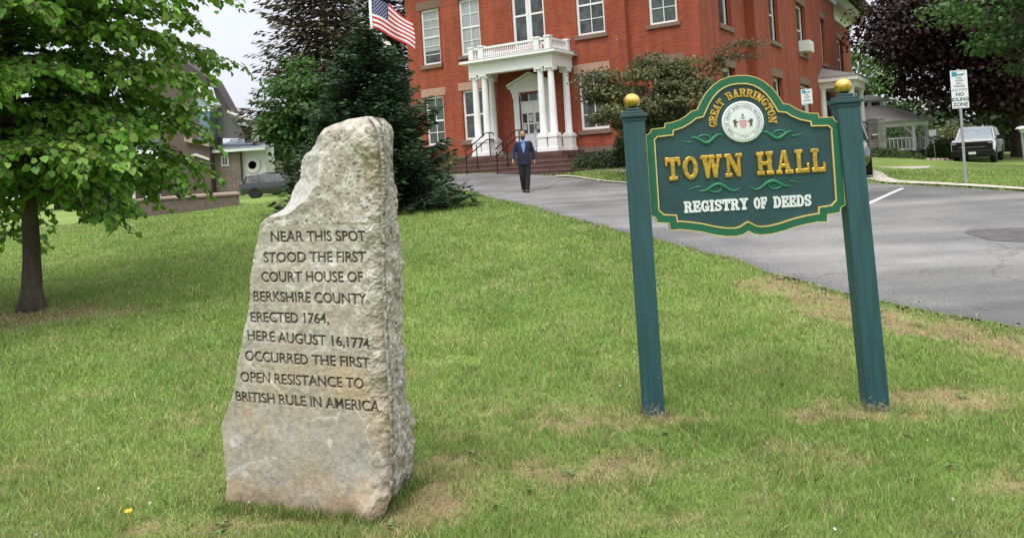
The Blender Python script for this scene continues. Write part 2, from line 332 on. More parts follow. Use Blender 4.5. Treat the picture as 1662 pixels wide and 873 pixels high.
groundm = attr_mat('lawn_soil', rough=.95, fine=.35, fscale=55, bump=.8, bscale=70, spec=.1)
ground = tag(grid_mesh('ground', np.c_[gx, gy, gh2], len(xs), len(ys), groundm, col=gcol), kind='structure')

# asphalt drive
m, t, b = node_mat('asphalt'); n, l = t.nodes, t.links
c = n.new('ShaderNodeTexCoord'); v1 = n.new('ShaderNodeTexNoise'); v1.inputs['Scale'].default_value = .55; v1.inputs['Detail'].default_value = 6; l.new(c.outputs['Object'], v1.inputs['Vector'])
r1 = n.new('ShaderNodeValToRGB'); r1.color_ramp.elements[0].position = .32; r1.color_ramp.elements[0].color = (.120, .119, .118, 1); r1.color_ramp.elements[1].position = .70; r1.color_ramp.elements[1].color = (.222, .220, .214, 1); l.new(v1.outputs[0], r1.inputs[0])
v2 = n.new('ShaderNodeTexNoise'); v2.inputs['Scale'].default_value = 38; v2.inputs['Detail'].default_value = 4; v2.inputs['Roughness'].default_value = .8; l.new(c.outputs['Object'], v2.inputs['Vector'])
m2 = n.new('ShaderNodeMapRange'); m2.inputs[1].default_value = .3; m2.inputs[2].default_value = .7; m2.inputs[3].default_value = .62; m2.inputs[4].default_value = 1.38; l.new(v2.outputs[0], m2.inputs[0])
at_ = n.new('ShaderNodeAttribute'); at_.attribute_name = 'tint'
vm = n.new('ShaderNodeVectorMath'); vm.operation = 'SCALE'; l.new(r1.outputs[0], vm.inputs[0]); l.new(m2.outputs[0], vm.inputs['Scale'])
vm2 = n.new('ShaderNodeVectorMath'); vm2.operation = 'MULTIPLY'; l.new(vm.outputs[0], vm2.inputs[0]); l.new(at_.outputs['Color'], vm2.inputs[1]); 
wd = n.new('ShaderNodeTexNoise'); wd.inputs['Scale'].default_value = 1.7; wd.inputs['Detail'].default_value = 6; l.new(c.outputs['Object'], wd.inputs['Vector'])
wa = n.new('ShaderNodeVectorMath'); wa.operation = 'SCALE'; wa.inputs['Scale'].default_value = 1.6; l.new(wd.outputs['Color'], wa.inputs[0])
wb_ = n.new('ShaderNodeVectorMath'); l.new(c.outputs['Object'], wb_.inputs[0]); l.new(wa.outputs[0], wb_.inputs[1])
vo = n.new('ShaderNodeTexVoronoi'); vo.feature = 'DISTANCE_TO_EDGE'; vo.inputs['Scale'].default_value = .30; l.new(wb_.outputs[0], vo.inputs['Vector'])
ck = n.new('ShaderNodeMapRange'); ck.inputs[1].default_value = .003; ck.inputs[2].default_value = .010; ck.inputs[3].default_value = .70; ck.inputs[4].default_value = 1; l.new(vo.outputs['Distance'], ck.inputs[0])
sm = n.new('ShaderNodeMapping'); sm.inputs['Rotation'].default_value = (0, 0, R(28)); sm.inputs['Scale'].default_value = (.25, 1.6, 1); l.new(c.outputs['Object'], sm.inputs[0])
ss_ = n.new('ShaderNodeTexNoise'); ss_.inputs['Scale'].default_value = .9; ss_.inputs['Detail'].default_value = 7; l.new(sm.outputs[0], ss_.inputs['Vector'])
s2 = n.new('ShaderNodeMapRange'); s2.inputs[1].default_value = .3; s2.inputs[2].default_value = .7; s2.inputs[3].default_value = .74; s2.inputs[4].default_value = 1.2; l.new(ss_.outputs[0], s2.inputs[0])
mm = n.new('ShaderNodeMath'); mm.operation = 'MULTIPLY'; l.new(ck.outputs[0], mm.inputs[0]); l.new(s2.outputs[0], mm.inputs[1])
vm3 = n.new('ShaderNodeVectorMath'); vm3.operation = 'SCALE'; l.new(vm2.outputs[0], vm3.inputs[0]); l.new(mm.outputs[0], vm3.inputs['Scale']); l.new(vm3.outputs[0], b.inputs['Base Color'])
bp = n.new('ShaderNodeBump'); bp.inputs['Strength'].default_value = .5; bp.inputs['Distance'].default_value = .01; l.new(v2.outputs[0], bp.inputs['Height']); l.new(bp.outputs[0], b.inputs['Normal']); b.inputs['Roughness'].default_value = .85; b.inputs['Specular IOR Level'].default_value = .3
asphalt = m
# non-linear spacing so the frayed near edge has its own narrow strip
kk = np.r_[0, .012, .03, np.linspace(.05, 1, 60)]
ne = resample(ne, 240); fe = resample(fe, 240); ne[:, 1] += (fbm(np.c_[ne*9, np.zeros(240)], 3)-.5)*.16
RX = ne[:, None, :]*(1-kk[None, :, None])+fe[:, None, :]*kk[None, :, None]
rx, ry = RX[..., 0].ravel(), RX[..., 1].ravel(); rz = gz(rx, ry)+.012
tint = np.ones((len(rx), 3)); KK = np.tile(kk, 240)
en = np.clip(1-KK/.035, 0, 1)*fbm(np.c_[rx*3, ry*3, rx*0], 3)*1.1; tint *= (1-.55*en)[:, None]
pt = [(hit(1165, 191), 1.5, .38, .52), (hit(1195, 189), 1.2, .4, .55)]
patch_d = np.zeros(len(rx))
fn = fbm(np.c_[rx*1.6, ry*1.6, rx*0+2], 3)
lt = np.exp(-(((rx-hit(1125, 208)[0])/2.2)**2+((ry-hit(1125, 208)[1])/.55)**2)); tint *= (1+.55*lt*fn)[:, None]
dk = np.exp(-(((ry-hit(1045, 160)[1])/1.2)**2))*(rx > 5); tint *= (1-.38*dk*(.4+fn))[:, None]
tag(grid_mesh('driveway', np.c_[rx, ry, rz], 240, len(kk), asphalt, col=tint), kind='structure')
def sheet(name, pts, lift, m, n=40, seg=None):
    """thin sheet between two polylines, laid on the ground"""
    A, B = resample([p[:2] for p in pts[0]], n), resample([p[:2] for p in pts[1]], n); k = np.linspace(0, 1, 8)
    X = A[:, None, :]*(1-k[None, :, None])+B[:, None, :]*k[None, :, None]; x, y = X[..., 0].ravel(), X[..., 1].ravel()
    return tag(grid_mesh(name, np.c_[x, y, gz(x, y)+lift], n, 8, m), kind='structure')
linewhite = mat('line_paint', (.62, .62, .61), .8, var=.15, scale=20)
sheet('parking_line', ([hit(1010, 172.2), hit(1060, 155.8)], [hit(1010, 169.9), hit(1056, 155.6)]), .018, linewhite, 20)
patchm = mat('asphalt_patch', (.088, .082, .082), .9, var=.25, scale=6, bump=.4, bscale=80)
q0 = [hit(1130, 192.5), hit(1160, 199), hit(1215, 201)]; q1 = [hit(1135, 190.5), hit(1170, 189), hit(1215, 188)]
sheet('repaired_asphalt', (q0, q1), .017, patchm, 20)
# concrete path round the grass island, and the walk along the hall
sheet('footpath', ([hit(1016, 148.8), hit(1030, 150.6), hit(1045, 151.9), hit(1120, 154.4), hit(1200, 158), hit(1260, 160.4)],
                   [hit(1018, 140), hit(1035, 143.5), hit(1045, 149.3), hit(1120, 152.6), hit(1200, 156.4), hit(1260, 158.8)]), .05, concrete, 80)
sheet('footpath', ([hit(1014, 142), hit(1040, 141.2), hit(1090, 138.2)], [hit(1014, 138.3), hit(1040, 137.6), hit(1090, 136.6)]), .012, concrete, 40)
sheet('footpath', ([hit(632, 143.3), hit(745, 142.7)], [hit(632, 141.3), hit(745, 140.2)]), .014, concrete, 30)
sheet('kerb', ([hit(652, 146.2), hit(695, 149.2), hit(742, 152.3)], [hit(652, 145.5), hit(695, 148.5), hit(742, 151.5)]), .05, concrete, 30)

# ------------------------------------------------------------------ lettering
def inset(poly, d):
    P = np.array(poly); n_ = len(P); o = []
    area = sum(P[i][0]*P[(i+1) % n_][1]-P[(i+1) % n_][0]*P[i][1] for i in range(n_)); sg = 1 if area > 0 else -1
    for i in range(n_):
        a, b_, c_ = P[i-1], P[i], P[(i+1) % n_]; e0 = (b_-a)/np.linalg.norm(b_-a); e1_ = (c_-b_)/np.linalg.norm(c_-b_)
        n0 = np.array([-e0[1], e0[0]])*sg; n1_ = np.array([-e1_[1], e1_[0]])*sg; mtr = n0+n1_; k_ = max(.45, np.dot(mtr, mtr)/2); o.append(tuple(b_+mtr/k_*d*1.0))
    return o
def ring(cx, cy, rx, ry, tx, ty, a0, a1, n=10):
    A = [R(a0+(a1-a0)*i/n) for i in range(n+1)]
    return [(cx+rx*math.cos(a), cy+ry*math.sin(a)) for a in A]+[(cx+(rx-tx)*math.cos(a), cy+(ry-ty)*math.sin(a)) for a in A[::-1]]
def rc(x0, y0, x1, y1): return [(x0, y0), (x1, y0), (x1, y1), (x0, y1)]
sf = .13
def slab(ch):
    """slab-serif capitals drawn as overlapping strokes; returns (width, polygons)"""
    st = .24
    if ch == 'T': return .92, [rc(0, .83, .92, 1), rc(0, .64, .12, .84), rc(.80, .64, .92, .84), rc(.34, .06, .58, .90), rc(.2, 0, .72, sf)]
    if ch == 'O': return .92, [ring(.46, .5, .46, .5, .25, .14, -90, 90), ring(.46, .5, .46, .5, .25, .14, 90, 270)]
    if ch == 'W': return 1.30, [[(.10, 1), (.36, 1), (.50, 0), (.30, 0)], [(.30, 0), (.46, 0), (.70, .95), (.56, .95)], [(.56, .95), (.80, .95), (.98, 0), (.78, 0)], [(.80, 0), (.96, 0), (1.20, 1), (1.06, 1)], rc(0, 1-sf, .46, 1), rc(.94, 1-sf, 1.30, 1), rc(.5, 1-sf, .86, 1)]
    if ch == 'N': return 1.06, [rc(.12, .04, .28, .96), rc(.78, .02, .94, .96), [(.10, 1), (.38, 1), (.94, 0), (.70, 0)], rc(0, 0, .40, sf), rc(0, 1-sf, .32, 1), rc(.66, 1-sf, 1.06, 1)]
    if ch == 'H': return 1.06, [rc(.10, .04, .36, .96), rc(.70, .04, .96, .96), rc(.3, .43, .76, .57), rc(0, 0, .46, sf), rc(0, 1-sf, .46, 1), rc(.6, 0, 1.06, sf), rc(.6, 1-sf, 1.06, 1)]
    if ch == 'A': return 1.06, [[(.10, .03), (.24, .03), (.54, 1), (.42, 1)], [(.66, .03), (.94, .03), (.66, 1), (.40, 1)], rc(.26, .28, .78, .41), rc(0, 0, .36, sf), rc(.56, 0, 1.06, sf)]
    if ch == 'L': return .86, [rc(.12, .04, .36, .96), rc(0, 0, .86, .15), rc(0, 1-sf, .48, 1), rc(.73, .1, .86, .38)]
    if ch == 'R': return 1.0, [rc(.10, .04, .34, .96), rc(0, 0, .44, sf), rc(0, 1-sf, .4, 1), ring(.52, .73, .36, .27, .22, .13, -90, 90), rc(.3, .87, .53, 1), rc(.3, .46, .53, .59), [(.48, .5), (.72, .5), (.96, .02), (.70, .02)], rc(.66, 0, 1.02, sf)]
    if ch == 'E': return .90, [rc(.10, .04, .34, .96), rc(0, 0, .9, .14), rc(0, .86, .86, 1), rc(.3, .43, .62, .57), rc(.78, .1, .9, .36), rc(.74, .66, .86, .9), rc(.54, .34, .64, .66)]
    if ch == 'G': return .96, [ring(.46, .5, .46, .5, .25, .14, 55, 180), ring(.46, .5, .46, .5, .25, .14, 180, 330), rc(.68, .06, .9, .46), rc(.52, .36, .98, .48), rc(.74, .64, .86, .98)]
    if ch == 'I': return .50, [rc(.13, .04, .37, .96), rc(0, 0, .5, sf), rc(0, 1-sf, .5, 1)]
    if ch == 'S': return .84, [ring(.42, .74, .40, .26, .20, .13, 25, 180), ring(.42, .72, .40, .24, .20, .11, 180, 262), [(.30, .60), (.42, .63), (.62, .38), (.48, .36)], ring(.42, .28, .40, .26, .20, .11, -90, 72), ring(.42, .26, .40, .26, .20, .13, 205, 270), rc(.68, .66, .79, .98), rc(.04, .02, .15, .34)]
    if ch == 'Y': return 1.02, [rc(.39, .04, .63, .5), rc(.25, 0, .77, sf), [(.10, .98), (.36, .98), (.63, .42), (.42, .42)], [(.70, .98), (.86, .98), (.60, .42), (.48, .42)], rc(0, 1-sf, .44, 1), rc(.6, 1-sf, 1.02, 1)]
    if ch == 'F': return .86, [rc(.10, .04, .34, .96), rc(0, 0, .46, sf), rc(0, .86, .86, 1), rc(.3, .43, .6, .57), rc(.74, .64, .86, .9), rc(.54, .34, .64, .66)]
    if ch == 'D': return 1.0, [rc(.10, .04, .34, .96), rc(0, 0, .5, .13), rc(0, .87, .5, 1), ring(.48, .5, .50, .5, .25, .13, -90, 90)]
    if ch == 'B': return .96, [rc(.10, .04, .34, .96), rc(0, 0, .5, .13), rc(0, .87, .48, 1), rc(.3, .45, .5, .57), ring(.48, .74, .36, .26, .22, .12, -90, 90), ring(.50, .27, .42, .27, .24, .13, -90, 90)]
    return .5, []
def slab_line(mb, text, x0, x1, y, h, d0, d1, gap=.10, place=None, bold=0):
    """text fitted between x0 and x1 on the local x,z plane, raised from d0 to d1 along -y"""
    W = 0; items = []
    for ch in text:
        if ch == ' ': W += .55; continue
        wd, P = slab(ch); items.append((W, wd, P)); W += wd+gap
    W -= gap; k = (x1-x0)/W
    for q, (xo, wd, P) in enumerate(items):
        for j, p in enumerate(P):
            pts = [(x0+(xo+a)*k, y+b_*h) for a, b_ in p]
            if bold: pts = inset(pts, -bold)
            if place: pts = [place(a, b_) for a, b_ in pts]
            mb.prism(pts, 1, d0, d1-.00045*j)
def text_mesh(text, size, align='CENTER', bold=0):
    c = bpy.data.curves.new('t', 'FONT'); c.body = text; c.size = size; c.align_x = align; c.offset = bold; c.resolution_u = 3
    o = bpy.data.objects.new('t', c); COL.objects.link(o); dg = bpy.context.evaluated_depsgraph_get(); dg.update()
    me = bpy.data.meshes.new_from_object(o.evaluated_get(dg)); V = np.array([v.co[:] for v in me.vertices]); me.calc_loop_triangles(); T = np.array([t.vertices[:] for t in me.loop_triangles])
    bpy.data.objects.remove(o); bpy.data.curves.remove(c); bpy.data.meshes.remove(me); return V.reshape(-1, 3), T.reshape(-1, 3)

# ------------------------------------------------------------------ the inscribed stone
SA = np.array([-1.49, 3.71, 0]); SB = np.array([-.67, 3.44, 0]); SU = (SB-SA)/np.linalg.norm(SB-SA); SV = np.array([-SU[1], SU[0], 0])
TOPZ = 1.805
Lz = [(-.25, -.01), (-.002, .011), (.117, .010), (.279, .006), (.383, -.004), (.45, .03), (.516, .077), (.588, .103), (.70, .128), (.822, .159), (.90, .19), (.966, .207), (1.089, .220), (1.20, .252), (1.292, .284), (1.34, .298), (1.365, .318), (1.38, .350), (1.392, .39), (1.407, .425), (1.44, .456), (1.522, .492), (1.548, .518), (1.631, .532), (1.665, .55), (1.675, .583), (1.725, .622), (1.765, .652), (1.79, .69), (TOPZ, .735)]
Rz = [(-.25, .83), (-.003, .845), (.05, .872), (.113, .893), (.308, .912), (.528, .921), (.851, .919), (1.18, .925), (1.347, .938), (1.508, .950), (1.645, .952), (1.73, .945), (1.78, .925), (TOPZ, .89)]
Cz = [(-.25, .77), (0, .772), (.168, .812), (.34, .812), (.586, .797), (.804, .795), (1.127, .805), (1.407, .803), (1.635, .808), (1.745, .814), (1.785, .80), (TOPZ, .78)]
Chz = [(1.36, .34), (1.393, .47), (1.445, .556), (1.525, .632), (1.625, .645), (1.719, .655), (TOPZ, .655)]      # edge of the broken-out hollow
def ip(tab, z): a = np.array(tab); return np.interp(z, a[:, 0], a[:, 1])
NF, NR, NB = 340, 110, 60
zr = np.r_[np.linspace(-.25, .46, 110), np.linspace(.463, 1.345, 352), np.linspace(1.35, TOPZ, 130)]
ins = np.zeros(len(zr))
# letters: rasterised onto the front, then cut into it
lines = [('NEAR THIS SPOT', .357, .855, 1.283, 1.272), ('STOOD THE FIRST', .311, .847, 1.188, 1.178), ('COURT HOUSE OF', .290, .829, 1.097, 1.089), ('BERKSHIRE COUNTY', .240, .843, 1.006, .991), ('ERECTED 1764,', .216, .640, .908, .902),
         ('HERE AUGUST 16,1774', .194, .847, .822, .791), ('OCCURRED THE FIRST', .169, .837, .724, .704), ('OPEN RESISTANCE TO', .140, .800, .625, .611), ('BRITISH RULE IN AMERICA', .106, .871, .532, .510)]
RS = 1000; mask = np.zeros((int(1.5*RS), int(1.0*RS)), np.float32)    # [z, u] at 1 mm
for k_, (txt, u0, u1, z0, z1) in enumerate(lines):
    V, T = text_mesh(txt, 1.0, 'LEFT', .013); mn = V.min(0); mxx = V.max(0); caps = .729
    X = u0+(V[:, 0]-mn[0])/(mxx[0]-mn[0])*(u1-u0); zc = z0-.0 if k_ else z0-.0
    # photograph gives the line's mid height at both ends
    Z = (z0+(z1-z0)*(X-u0)/(u1-u0))+(V[:, 1]/caps-.5)*.0485
    for t in T:
        xs_, zs_ = X[t]*RS, Z[t]*RS; x0, x1 = int(xs_.min()), int(xs_.max())+2; y0, y1 = int(zs_.min()), int(zs_.max())+2
        gx_, gy_ = np.meshgrid(np.arange(x0, x1)+.5, np.arange(y0, y1)+.5)
        d = (zs_[1]-zs_[2])*(xs_[0]-xs_[2])+(xs_[2]-xs_[1])*(zs_[0]-zs_[2])
        if abs(d) < 1e-6: continue
        a = ((zs_[1]-zs_[2])*(gx_-xs_[2])+(xs_[2]-xs_[1])*(gy_-zs_[2]))/d; b_ = ((zs_[2]-zs_[0])*(gx_-xs_[2])+(xs_[0]-xs_[2])*(gy_-zs_[2]))/d
        mk = (a >= -.02) & (b_ >= -.02) & (a+b_ <= 1.02)
        sub = mask[y0:y1, x0:x1]; sub[mk[:sub.shape[0], :sub.shape[1]]] = 1
mb_ = mask.copy()
for ax in (0, 1): mb_ = (np.roll(mb_, 1, ax)+mb_*2+np.roll(mb_, -1, ax))/4
mb_ = np.clip(mb_, 0, 1)
rows = []; cols = []
for iz, z in enumerate(zr):
    uL, uR, uC = float(ip(Lz, z)), float(ip(Rz, z)), float(ip(Cz, z)); D = .42
    f = np.linspace(0, 1, NF); k = np.linspace(0, 1, NR+1)[1:]; bk = np.linspace(0, 1, NB+1)[1:]; lf = np.linspace(0, 1, NB+1)[1:-1]
    bl = uL+.04
    Uu = np.r_[uL+(uR-uL)*f, uR+(uC-uR)*k, uC+(bl-uC)*bk, bl+(uL-bl)*lf]
    Vv = np.r_[0*f, D*k, D+0*bk, D*(1-lf)]
    rows.append(np.c_[Uu, Vv, np.full(len(Uu), z)])
Rg = np.array(rows); nz, nr, _ = Rg.shape
P = Rg.reshape(-1, 3).copy(); idx = np.tile(np.arange(nr), nz); front = idx < NF; right = (idx >= NF) & (idx < NF+NR); zz = P[:, 2]
uLz = np.repeat(ip(Lz, zr), nr); uRz = np.repeat(ip(Rz, zr), nr)
W3 = SA+P[:, :1]*SU+P[:, 1:2]*SV; W3[:, 2] = zz
nlow = fbm(W3*3.2+11, 4)-.5; nmid = fbm(W3*9+3, 5, .55)-.5; nhi = fbm(W3*34, 4, .6)-.5; nvh = fbm(W3*95+5, 3, .6)-.5
smooth_low = np.clip((.50-zz)/.08, 0, 1)*np.clip((uRz-.06-P[:, 0])/.06, 0, 1)        # the dressed lower panel is smoother
ridge = np.clip(1-np.abs(P[:, 0]-uRz+.02)/.12, 0, 1)
amp_f = (.016*nmid+.008*nhi+.004*nvh)*(1-.82*smooth_low)*np.where(zz > 1.33, 1.0, .50)+nlow*.05*(zz > 0)
amp_f += ridge*(.045*nmid+.03*nhi+.008*nvh)
dr = .085*nlow+.085*nmid+.030*nhi+.008*nvh
# displacement along v (front) / along the right-face normal
push = np.zeros(len(P)); push[front] = amp_f[front]
edge = np.minimum(P[:, 0]-uLz, 9); 
push[front] += (.014*np.clip(1-edge/.014, 0, 1)**2)[front]                                # chipped, rounded left arris
push[front] += (.045*np.clip(1-(uRz-P[:, 0])/.06, 0, 1)**2)[front]
push[front] += (.07*np.clip((zz-(TOPZ-.07))/.07, 0, 1)**2)[front]
ch = ip(Chz, zz); hol = front & (zz > 1.375) & (P[:, 0] < ch)
dd_ = np.clip((ch-P[:, 0])/.085, 0, 1); hp_ = .20*np.clip((ch-P[:, 0])/np.maximum(ch-uLz, .02), 0, 1)**.75*np.clip((zz-1.375)/.09, 0, 1)*np.clip((TOPZ-.02-zz)/.08, 0, 1)*(1+.9*nmid); push[hol] += hp_[hol]; P[hol, 0] -= .62*hp_[hol]
# toe breaking out at the foot of the ridge
push[front] -= (.05*np.exp(-((P[:, 0]-.80)/.06)**2)*np.exp(-((zz-.03)/.10)**2))[front]
# dressed lower panel sits a little back with a step under the last line
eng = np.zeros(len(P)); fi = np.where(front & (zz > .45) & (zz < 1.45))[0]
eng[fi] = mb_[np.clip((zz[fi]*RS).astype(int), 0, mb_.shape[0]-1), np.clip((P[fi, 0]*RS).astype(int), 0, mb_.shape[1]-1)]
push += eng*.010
P[:, 1] += np.where(front, push, 0)
rn = np.array([.42, .11]); rn = rn/np.linalg.norm(rn)                                     # right-face outward normal in (u,v)
fade = np.where(right, np.clip((P[:, 1])/.05, 0, 1), 0)
P[:, 0] += np.where(right, dr*rn[0]*fade, 0); P[:, 1] += np.where(right, -dr*rn[1]*fade, 0)
rest = ~(front | right); P[:, 1] += np.where(rest, nmid*.05, 0)
P[front, 0] += ((nhi*.012+nmid*.02)*np.clip(1-edge/.02, 0, 1))[front]
# rounded top
tz = np.clip((zz-(TOPZ-.05))/.05, 0, 1); cu = .80; cv = .2
P[:, 0] = cu+(P[:, 0]-cu)*(1-.14*tz**2.2); P[:, 1] = cv+(P[:, 1]-cv)*(1-.22*tz**2.2); P[:, 2] += tz*(nmid*.03)-.03*tz*np.clip((P[:, 0]-.9)/.05, 0, 1)
Pr = P.reshape(nz, nr, 3); lfq = np.linspace(0, 1, NB+1)[1:-1][None, :, None]; Pr[:, NF+NR+NB:, :] = Pr[:, NF+NR+NB-1, None, :]*(1-lfq)+Pr[:, 0, None, :]*lfq; P = Pr.reshape(-1, 3)
Wp = SA+P[:, :1]*SU+P[:, 1:2]*SV; Wp[:, 2] = P[:, 2]
# colour: weathered schist – lichen speckle high up, tan stain and a blue-grey dressed panel low down
sp1 = fbm(W3*26+40, 5, .65); sp2 = fbm(W3*60+70, 4, .7); bl_ = fbm(W3*5+20, 4)
base = np.array([.385, .352, .298]); lich = np.array([.60, .58, .52]); darkp = np.array([.12, .105, .085]); tanc = np.array([.43, .335, .225]); blue = np.array([.30, .315, .315]); rough_dark = np.array([.24, .22, .18])
cc = np.tile(base, (len(P), 1))
def blend(c, k): 
    global cc; k = np.clip(k, 0, 1)[:, None]; cc = cc*(1-k)+np.asarray(c)*k
blend(lich, (sp1-.50)*5*np.clip((zz-.5)/.5, .15, 1)); blend(darkp, (sp2-.56)*6*np.where(right | (zz > 1.33), 1.0, .25)); blend(rough_dark, np.where(right, .0, 0)+np.where(right, (bl_-.48)*1.8, 0))
blend(darkp, np.where(right, (sp1-.56)*4, 0)); blend(lich, np.where(right, (.45-sp1)*5, 0))
blend(tanc, np.where(front, (bl_-.44)*3.6*np.clip((1.0-zz)/.3, 0, 1)+.42*np.clip((.5-zz)/.1, 0, 1)*(.5+bl_), 0))
blend(blue, np.where(front, .42*np.exp(-((P[:, 0]-.66)/.16)**4)*np.exp(-((zz-.33)/.15)**4), 0))
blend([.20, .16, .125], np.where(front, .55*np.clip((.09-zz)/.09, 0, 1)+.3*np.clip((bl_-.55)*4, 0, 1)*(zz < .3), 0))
blend(np.array([.42, .41, .39]), np.where(hol, .8, 0)); blend([.62, .58, .52], np.where(front & (np.abs(P[:, 0]-ch) < .02) & (zz > 1.37), .6*(sp1 > .45), 0))
blend([.23, .20, .09], np.where(front & (P[:, 0] > .86) & (zz > 1.2), (bl_-.45)*3, 0))
vein = np.abs(fbm(W3*2.6+90, 4)-.5); blend([.60, .58, .55], np.where(front, .7*np.clip(1-vein/.010, 0, 1), 0))
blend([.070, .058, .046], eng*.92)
stm = attr_mat('weathered_stone', rough=.9, fine=.20, fscale=42, bump=.18, bscale=70, spec=.2)
L = []; a = np.arange(nz-1)[:, None]*nr; j = np.arange(nr)[None, :]; jn = (j+1) % nr
Q = np.stack([a+j, a+jn, a+nr+jn, a+nr+j], -1).reshape(-1, 4)
topc = len(Wp); Wv = np.r_[Wp, [Wp[-nr:].mean(0)+np.array([0, 0, .012])]]; cc = np.r_[cc, [lich]]
tri = np.stack([np.full(nr, topc), (nz-1)*nr+np.arange(nr), (nz-1)*nr+(np.arange(nr)+1) % nr], 1)
starts = np.r_[np.arange(len(Q))*4, len(Q)*4+np.arange(nr)*3]
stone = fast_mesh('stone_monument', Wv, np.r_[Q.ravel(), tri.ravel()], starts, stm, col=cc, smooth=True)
tag(stone, 'tall rough grey stone monument with inscription cut into its face, standing on the lawn', 'monument')

# ------------------------------------------------------------------ town sign
SG = np.array([1.40, 4.58, 0.]); sg_yaw = R(-5.36)
sign = thing('town_sign', 'dark green shaped town hall sign board hung between two square posts with gold balls', 'sign', SG, sg_yaw)
def post(u_bot, u_top, tilt_label):
    p = MB(); w0 = .063; zt = 1.785; zb = g1(SG[0]+u_bot, SG[1])-.12
    p.add([(u_bot-w0, -w0, zb), (u_bot+w0, -w0, zb), (u_bot+w0, w0, zb), (u_bot-w0, w0, zb), (u_top-w0, -w0, zt), (u_top+w0, -w0, zt), (u_top+w0, w0, zt), (u_top-w0, w0, zt)],
          [(0, 3, 2, 1), (4, 5, 6, 7), (0, 1, 5, 4), (1, 2, 6, 5), (2, 3, 7, 6), (3, 0, 4, 7)])
    o = p.build('post', postm, sign, bevel=.006, label=tilt_label)
    c = MB(); 
    for hw, a, b in ((.069, 1.762, 1.783), (.080, 1.784, 1.806), (.062, 1.8065, 1.822), (.040, 1.8225, 1.842)): c.box(u_top-hw, u_top+hw, -hw, hw, a, b)
    c.build('post_cap', signblue, o, bevel=.004)
    g = MB(); g.ball((u_top-.002, 0, 1.886), .050, 24, .92); g.build('ball_finial', gold, o, smooth=True)
m, t, b = node_mat('post_paint'); n, l = t.nodes, t.links
c = n.new('ShaderNodeTexCoord'); s_ = n.new('ShaderNodeSeparateXYZ'); l.new(c.outputs['Object'], s_.inputs[0])
x = n.new('ShaderNodeTexNoise'); x.inputs['Scale'].default_value = 60; x.inputs['Detail'].default_value = 6; l.new(c.outputs['Object'], x.inputs['Vector'])
mr = n.new('ShaderNodeMapRange'); mr.inputs[1].default_value = 0; mr.inputs[2].default_value = .20; mr.inputs[3].default_value = .27; mr.inputs[4].default_value = -.34; l.new(s_.outputs[2], mr.inputs[0])
ad = n.new('ShaderNodeMath'); ad.operation = 'ADD'; l.new(x.outputs[0], ad.inputs[0]); l.new(mr.outputs[0], ad.inputs[1])
st_ = n.new('ShaderNodeMapRange'); st_.inputs[1].default_value = .62; st_.inputs[2].default_value = .74; l.new(ad.outputs[0], st_.inputs[0])
x2 = n.new('ShaderNodeTexNoise'); x2.inputs['Scale'].default_value = 9; x2.inputs['Detail'].default_value = 7; mpv = n.new('ShaderNodeMapping'); mpv.inputs['Scale'].default_value = (4, 4, .35); l.new(c.outputs['Object'], mpv.inputs[0]); l.new(mpv.outputs[0], x2.inputs['Vector'])
rr = n.new('ShaderNodeValToRGB'); rr.color_ramp.elements[0].position = .3; rr.color_ramp.elements[0].color = (.015, .056, .066, 1); rr.color_ramp.elements[1].position = .7; rr.color_ramp.elements[1].color = (.024, .088, .102, 1); l.new(x2.outputs[0], rr.inputs[0])
mxx_ = n.new('ShaderNodeMix'); mxx_.data_type = 'RGBA'; 
xs3 = n.new('ShaderNodeTexNoise'); xs3.inputs['Scale'].default_value = 48; xs3.inputs['Detail'].default_value = 3; l.new(c.outputs['Object'], xs3.inputs['Vector'])
zg = n.new('ShaderNodeMapRange'); zg.inputs[1].default_value = 0; zg.inputs[2].default_value = 1.5; zg.inputs[3].default_value = .0; zg.inputs[4].default_value = -.09; l.new(s_.outputs[2], zg.inputs[0])
sa = n.new('ShaderNodeMath'); l.new(xs3.outputs[0], sa.inputs[0]); l.new(zg.outputs[0], sa.inputs[1]); s5 = n.new('ShaderNodeMapRange'); s5.inputs[1].default_value = .685; s5.inputs[2].default_value = .71; s5.inputs[4].default_value = .8; l.new(sa.outputs[0], s5.inputs[0])
mxm = n.new('ShaderNodeMath'); mxm.operation = 'MAXIMUM'; l.new(st_.outputs[0], mxm.inputs[0]); l.new(s5.outputs[0], mxm.inputs[1]); l.new(mxm.outputs[0], mxx_.inputs[0]); l.new(rr.outputs[0], mxx_.inputs[6]); mxx_.inputs[7].default_value = (.23, .20, .15, 1); l.new(mxx_.outputs[2], b.inputs['Base Color']); b.inputs['Roughness'].default_value = .5
postm = m
post(-.652, -.657, None); post(.636, .580, 'square post leaning in at the top')
